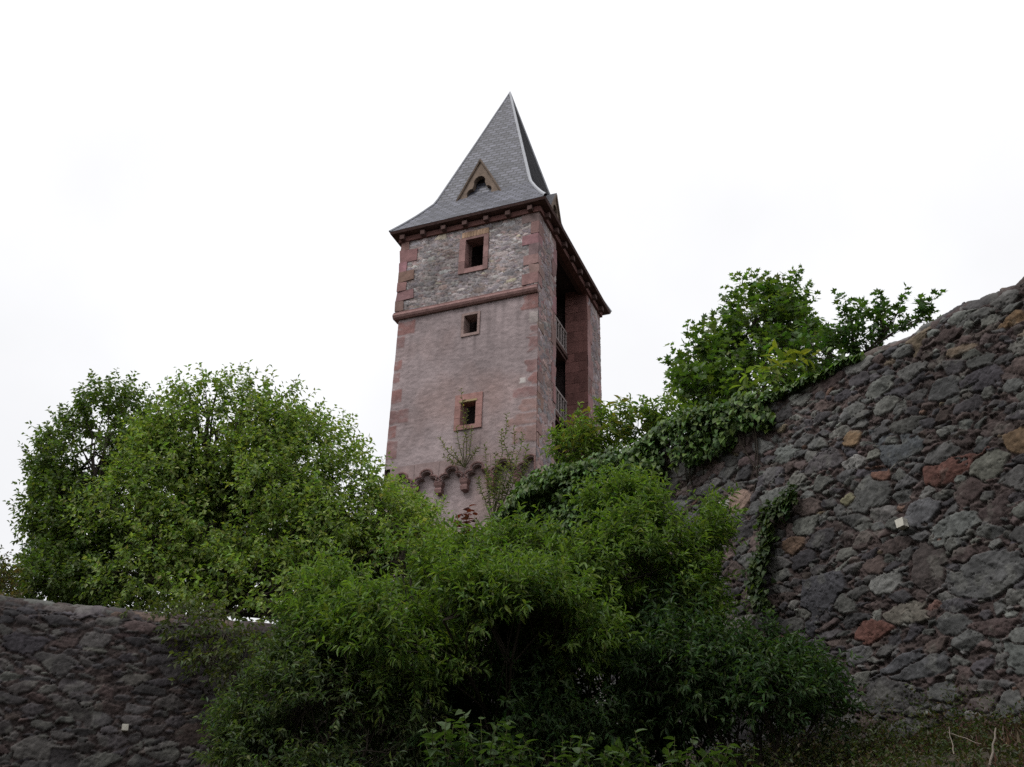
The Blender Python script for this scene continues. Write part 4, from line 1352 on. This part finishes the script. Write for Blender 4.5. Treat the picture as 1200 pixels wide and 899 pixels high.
wall_sapling('taller sapling with feathery top right of the lowest tower window', tpx(577, 612, -0.1),
             [tpx(594, 485, -.5), tpx(588, 505, -.6), tpx(602, 500, -.4), tpx(612, 508, -.5), tpx(618, 520, -.5), tpx(580, 530, -.6), tpx(570, 545, -.6), tpx(596, 530, -.7), tpx(586, 545, -.7), tpx(606, 540, -.6),
              tpx(560, 560, -.5), tpx(590, 560, -.6), tpx(575, 560, -.5), tpx(600, 560, -.3), tpx(568, 520, -.4), tpx(620, 540, -.4)], 312, [(0.11, 0.15, 0.06), (0.14, 0.17, 0.07), (0.18, 0.195, 0.085)], 0.14, nl=24, t0=0.35)
leafy_shoots('red_leaved_shrub', 'small dark red leaved shrub against the tower base', 'shrub', at(552, 690, 21),
             [at(550, 592, 21), at(543, 604, 20.9), at(536, 606, 21), at(556, 598, 20.8), at(548, 612, 20.8), at(541, 626, 20.8), at(553, 618, 20.8), at(547, 600, 20.7)], 313, 0.17, 0.11,
             [(0.075, 0.014, 0.014), (0.11, 0.02, 0.018), (0.05, 0.012, 0.014)], None, nl=14, t0=0.5, tmpl='heart')
plant('young_tree', 'light green young tree leaning against the left foot of the tower', 'tree', tuple(at(500, 790, 19.5) * [1, 1, 0] + [0, 0, 4.3]),
      px_lobes([(490, 620, 26, 30, 19.5), (515, 650, 30, 30, 19.3), (472, 606, 20, 22, 19.7), (455, 596, 22, 24, 19.8), (540, 680, 30, 22, 19)]),
      330, 0.36, 11, 0.10, 0.055, 'rhomb', LIME, 105, r0=0.04, rl=0.022, shell=0.3, gaps=(3, -0.6, 4), droop=0.3)

# ------------------------------------------------------------------ the shrubs in front of the walls
def foot(px, Y):
    p = at(px, 800, Y)
    return (float(p[0]), float(Y), float(ground_z(np.array(p[0]), np.array(float(Y)))) - 0.05)
plant('shrub', 'tall bright green shrub in front of the right wall end', 'shrub', foot(740, 10.3),
      px_lobes([(735, 626, 54, 44, 9.3), (795, 636, 42, 38, 9.2), (680, 651, 46, 36, 9.3), (822, 661, 26, 34, 9.0), (755, 666, 75, 45, 9.0), (690, 700, 60, 45, 8.9), (762, 601, 28, 24, 9.4), (718, 596, 22, 20, 9.5), (825, 616, 20, 22, 9.2), (640, 666, 36, 32, 9.2), (770, 715, 70, 36, 8.9), (720, 745, 80, 34, 8.8)]),
      1750, 0.29, 17, 0.084, 0.029, 'lance', BUSH, 401, r0=0.07, rl=0.022, shell=0.45, updir=0.9, gaps=(6.5, -0.25, 2), droop=0.3, parts=('stems', 'foliage'), tipcol=(0.145, 0.225, 0.045), ns=16, twig=0.003)
plant('shrub', 'broad mid green shrub filling the middle foreground', 'shrub', foot(560, 9.9),
      px_lobes([(590, 675, 64, 42, 8.9), (530, 690, 62, 44, 8.8), (470, 700, 60, 40, 8.8), (410, 710, 44, 40, 8.9), (620, 700, 56, 44, 8.7), (560, 735, 85, 40, 8.2), (470, 755, 75, 44, 8.2), (650, 735, 56, 34, 8.2), (610, 720, 60, 34, 8.0), (520, 720, 60, 36, 8.0), (430, 680, 40, 28, 9.0), (560, 650, 46, 24, 9.2),
                (620, 655, 36, 28, 9.2), (480, 665, 34, 22, 9.2), (385, 745, 40, 36, 8.6)]),
      2100, 0.31, 17, 0.088, 0.029, 'lance', BUSH, 402, r0=0.09, rl=0.024, shell=0.45, updir=0.6, gaps=(6.5, -0.25, 8), droop=0.35, parts=('stems', 'foliage'), tipcol=(0.14, 0.22, 0.045), ns=16, twig=0.003)
plant('shrub', 'grey green shrub at lower left before the dark wall', 'shrub', foot(320, 8.6),
      px_lobes([(362, 768, 30, 30, 8.6), (360, 805, 50, 38, 8.5), (325, 845, 42, 34, 8.5), (400, 820, 56, 40, 8.3), (340, 890, 56, 40, 8.3), (430, 870, 60, 44, 8.2), (290, 885, 28, 22, 8.5), (360, 740, 14, 14, 8.7), (285, 850, 18, 12, 8.6)]),
      1500, 0.28, 16, 0.068, 0.025, 'lance', GREYG, 403, r0=0.06, rl=0.018, shell=0.45, updir=0.6, gaps=(6.5, -0.3, 6), droop=0.25, parts=('stems', 'foliage'), ns=14, twig=0.003)
plant('shrub', 'low dark green shrub against the foot of the right wall', 'shrub', foot(880, 8.6),
      px_lobes([(880, 775, 50, 30, 8.7), (930, 795, 40, 24, 8.5), (840, 790, 44, 34, 8.5), (965, 822, 26, 16, 8.4), (890, 815, 60, 26, 8.3), (800, 740, 36, 34, 8.7), (790, 790, 46, 40, 8.4), (850, 750, 28, 16, 8.8)]),
      900, 0.28, 16, 0.08, 0.028, 'lance', BUSHD, 404, r0=0.06, rl=0.018, shell=0.45, updir=0.5, gaps=(6.5, -0.3, 12), droop=0.3, parts=('stems', 'foliage'), ns=12, twig=0.003)
plant('shrub', 'shaded dark shrub below the broad one at bottom centre', 'shrub', foot(620, 7.8),
      px_lobes([(600, 830, 75, 40, 9.2), (700, 800, 60, 50, 9.3), (500, 840, 60, 40, 9.0), (740, 850, 60, 40, 9.0), (560, 890, 80, 30, 8.8), (660, 890, 80, 30, 8.8), (680, 760, 60, 40, 9.3), (790, 840, 50, 40, 9.0), (600, 780, 80, 40, 9.4), (600, 850, 60, 36, 8.5), (520, 860, 50, 30, 8.4), (680, 850, 60, 36, 8.5), (640, 800, 70, 40, 8.7), (560, 800, 60, 36, 8.7), (610, 765, 60, 30, 9.0), (690, 790, 60, 40, 8.8)]),
      2800, 0.22, 13, 0.075, 0.027, 'lance', BUSHD, 405, r0=0.06, rl=0.018, shell=0.3, updir=0.3, gaps=(5, -0.4, 14), droop=0.35, parts=('stems', 'foliage'), ns=12, twig=0.003)

NET = [(0.034, 0.066, 0.022), (0.044, 0.08, 0.025), (0.028, 0.054, 0.019)]
def herb(px, py, Y, seed, label, h=0.5, n=11):
    base = at(px, py, Y)
    base = base - [0, 0, h]
    r = np.random.default_rng(seed)
    tips = [base + np.array([r.normal() * 0.16, r.normal() * 0.12, h * (0.75 + 0.4 * r.random())]) for _ in range(n)]
    return leafy_shoots('broad_leaved_herb', label, 'herb', base, tips, seed, 0.075, 0.05, NET, (0.06, 0.10, 0.03), nl=11, tmpl='heart', droop=0.5, rad=0.005, group='broad leaved herbs below the shrubs')
for i, (px, py, Y, lab) in enumerate([
        (530, 855, 7.0, 'broad leaved herb at bottom centre, leftmost of the lit ones'), (570, 850, 6.9, 'broad leaved herb at bottom centre with tallest pale tip'),
        (605, 875, 6.8, 'broad leaved herb just right of bottom centre'), (670, 872, 6.8, 'broad leaved herb left of the dim gap below the tall shrub'),
        (710, 880, 6.7, 'broad leaved herb under the tall shrub'), (770, 872, 6.8, 'broad leaved herb below the left end of the low wall foot shrub'),
        (815, 878, 6.8, 'broad leaved herb below the middle of the low wall foot shrub'), (855, 885, 6.9, 'broad leaved herb beside the rough ground cover')]):
    herb(px, py, Y, 500 + i, lab)

# ------------------------------------------------------------------ rough ground cover on the bank at right
r = np.random.default_rng(601)
mb = MB()
n = 5200
s1 = r.random(n) ** 1.3 * 3.2
uu = 2.0 + r.random(n) * 8.0
XY = PR[:2] + UR[:2] * uu[:, None] - NR[:2] * (s1 + 0.05)[:, None]
zz = ground_z(XY[:, 0], XY[:, 1])
P = np.concatenate([XY, zz[:, None] - 0.02], 1)
D = norm(r.normal(size=(n, 3)) * 0.6 + [0, 0, 0.9])
hgt = (0.10 + 0.16 * r.random(n)) * np.clip(1.2 + noise3(P, 2.2, 6), 0.35, 2.2)
shoots_to_leaves(mb, P, D, hgt, 12, 0.042, 0.022, 'rhomb', [(0.05, 0.07, 0.025), (0.065, 0.08, 0.03), (0.08, 0.062, 0.035), (0.04, 0.055, 0.02)], r, droop=0.1)
o = mb.build('ground_cover', M['leaf'])
tag(o, 'rough low ground cover of small leaves on the bank below the right wall', 'ground cover', kind='stuff')
mb = MB()
n = 9000
s1 = 0.05 + r.random(n) ** 1.5 * 1.7
uu = 4.6 + r.random(n) * 5.2
XY = PR[:2] + UR[:2] * uu[:, None] - NR[:2] * s1[:, None]
P = np.concatenate([XY, (ground_z(XY[:, 0], XY[:, 1]) - 0.02)[:, None]], 1)
keep = noise3(P, 3.0, 31) > -0.2
P = P[keep]
n = len(P)
D = norm(r.normal(size=(n, 3)) * 0.75 + [0, 0, 0.8])
add_leaves(mb, P, D, norm(r.normal(size=(n, 3))), 0.05 + 0.10 * r.random(n), 0.005 + 0.004 * r.random(n), 'rhomb', leaf_colors(n, [(0.09, 0.05, 0.036), (0.10, 0.065, 0.042), (0.06, 0.055, 0.028), (0.13, 0.09, 0.055)], r, 0.3))
o = mb.build('dry_grass', M['leaf'])
tag(o, 'reddish brown dry grass along the foot of the right wall', 'grass', kind='stuff')
def dead_stick(pts, rad, label):
    pr = [at(*q) for q in pts]
    mb = MB()
    path = curve_path(pr[0], pr[1], np.random.default_rng(int(pts[0][0])), 0.05, 7)
    mb.tube(path, np.linspace(rad, rad * 0.5, 7), 6)
    o = mb.build('dead_stick', M['palewood'], smooth=True)
    return tag(o, label, 'stick', 'dead sticks on the bank')
dead_stick([(1160, 897, 6.75), (1167, 853, 6.75)], 0.010, 'thick pale dead stick standing upright at lower right')
dead_stick([(1110, 858, 6.9), (1150, 872, 6.8)], 0.004, 'thin dead twig lying slantwise left of the upright stick')
dead_stick([(1118, 884, 6.7), (1112, 852, 6.9)], 0.004, 'thin dead twig leaning up from the ground cover')

# ------------------------------------------------------------------ the two small white blocks on the walls
def marker(P, U, N_, s, label, rot):
    mb = MB()
    a = U * math.cos(rot) + ZV * math.sin(rot)
    c = -U * math.sin(rot) + ZV * math.cos(rot)
    mb.box(P - a * s / 2 - c * s / 2 + N_ * 0.12, a * s, c * s, -N_ * 0.13, jit=0.002)
    o = mb.build('marker_block', M['marker'])
    return tag(o, label, 'marker', 'white marker blocks on the walls')
u_, z_ = uz_right(1063, 616)
marker(pr_pt(u_, z_, 0), UR, -NR, 0.08, 'small white block fixed to the right wall among grey stones', 0.12)
q = hit(147, 854, PL, NL)
marker(q, dL, -NL, 0.07, 'small off white block fixed to the dark left wall', 0.05)

for o in bpy.data.objects:
    if '_w' in o:
        del o['_w']
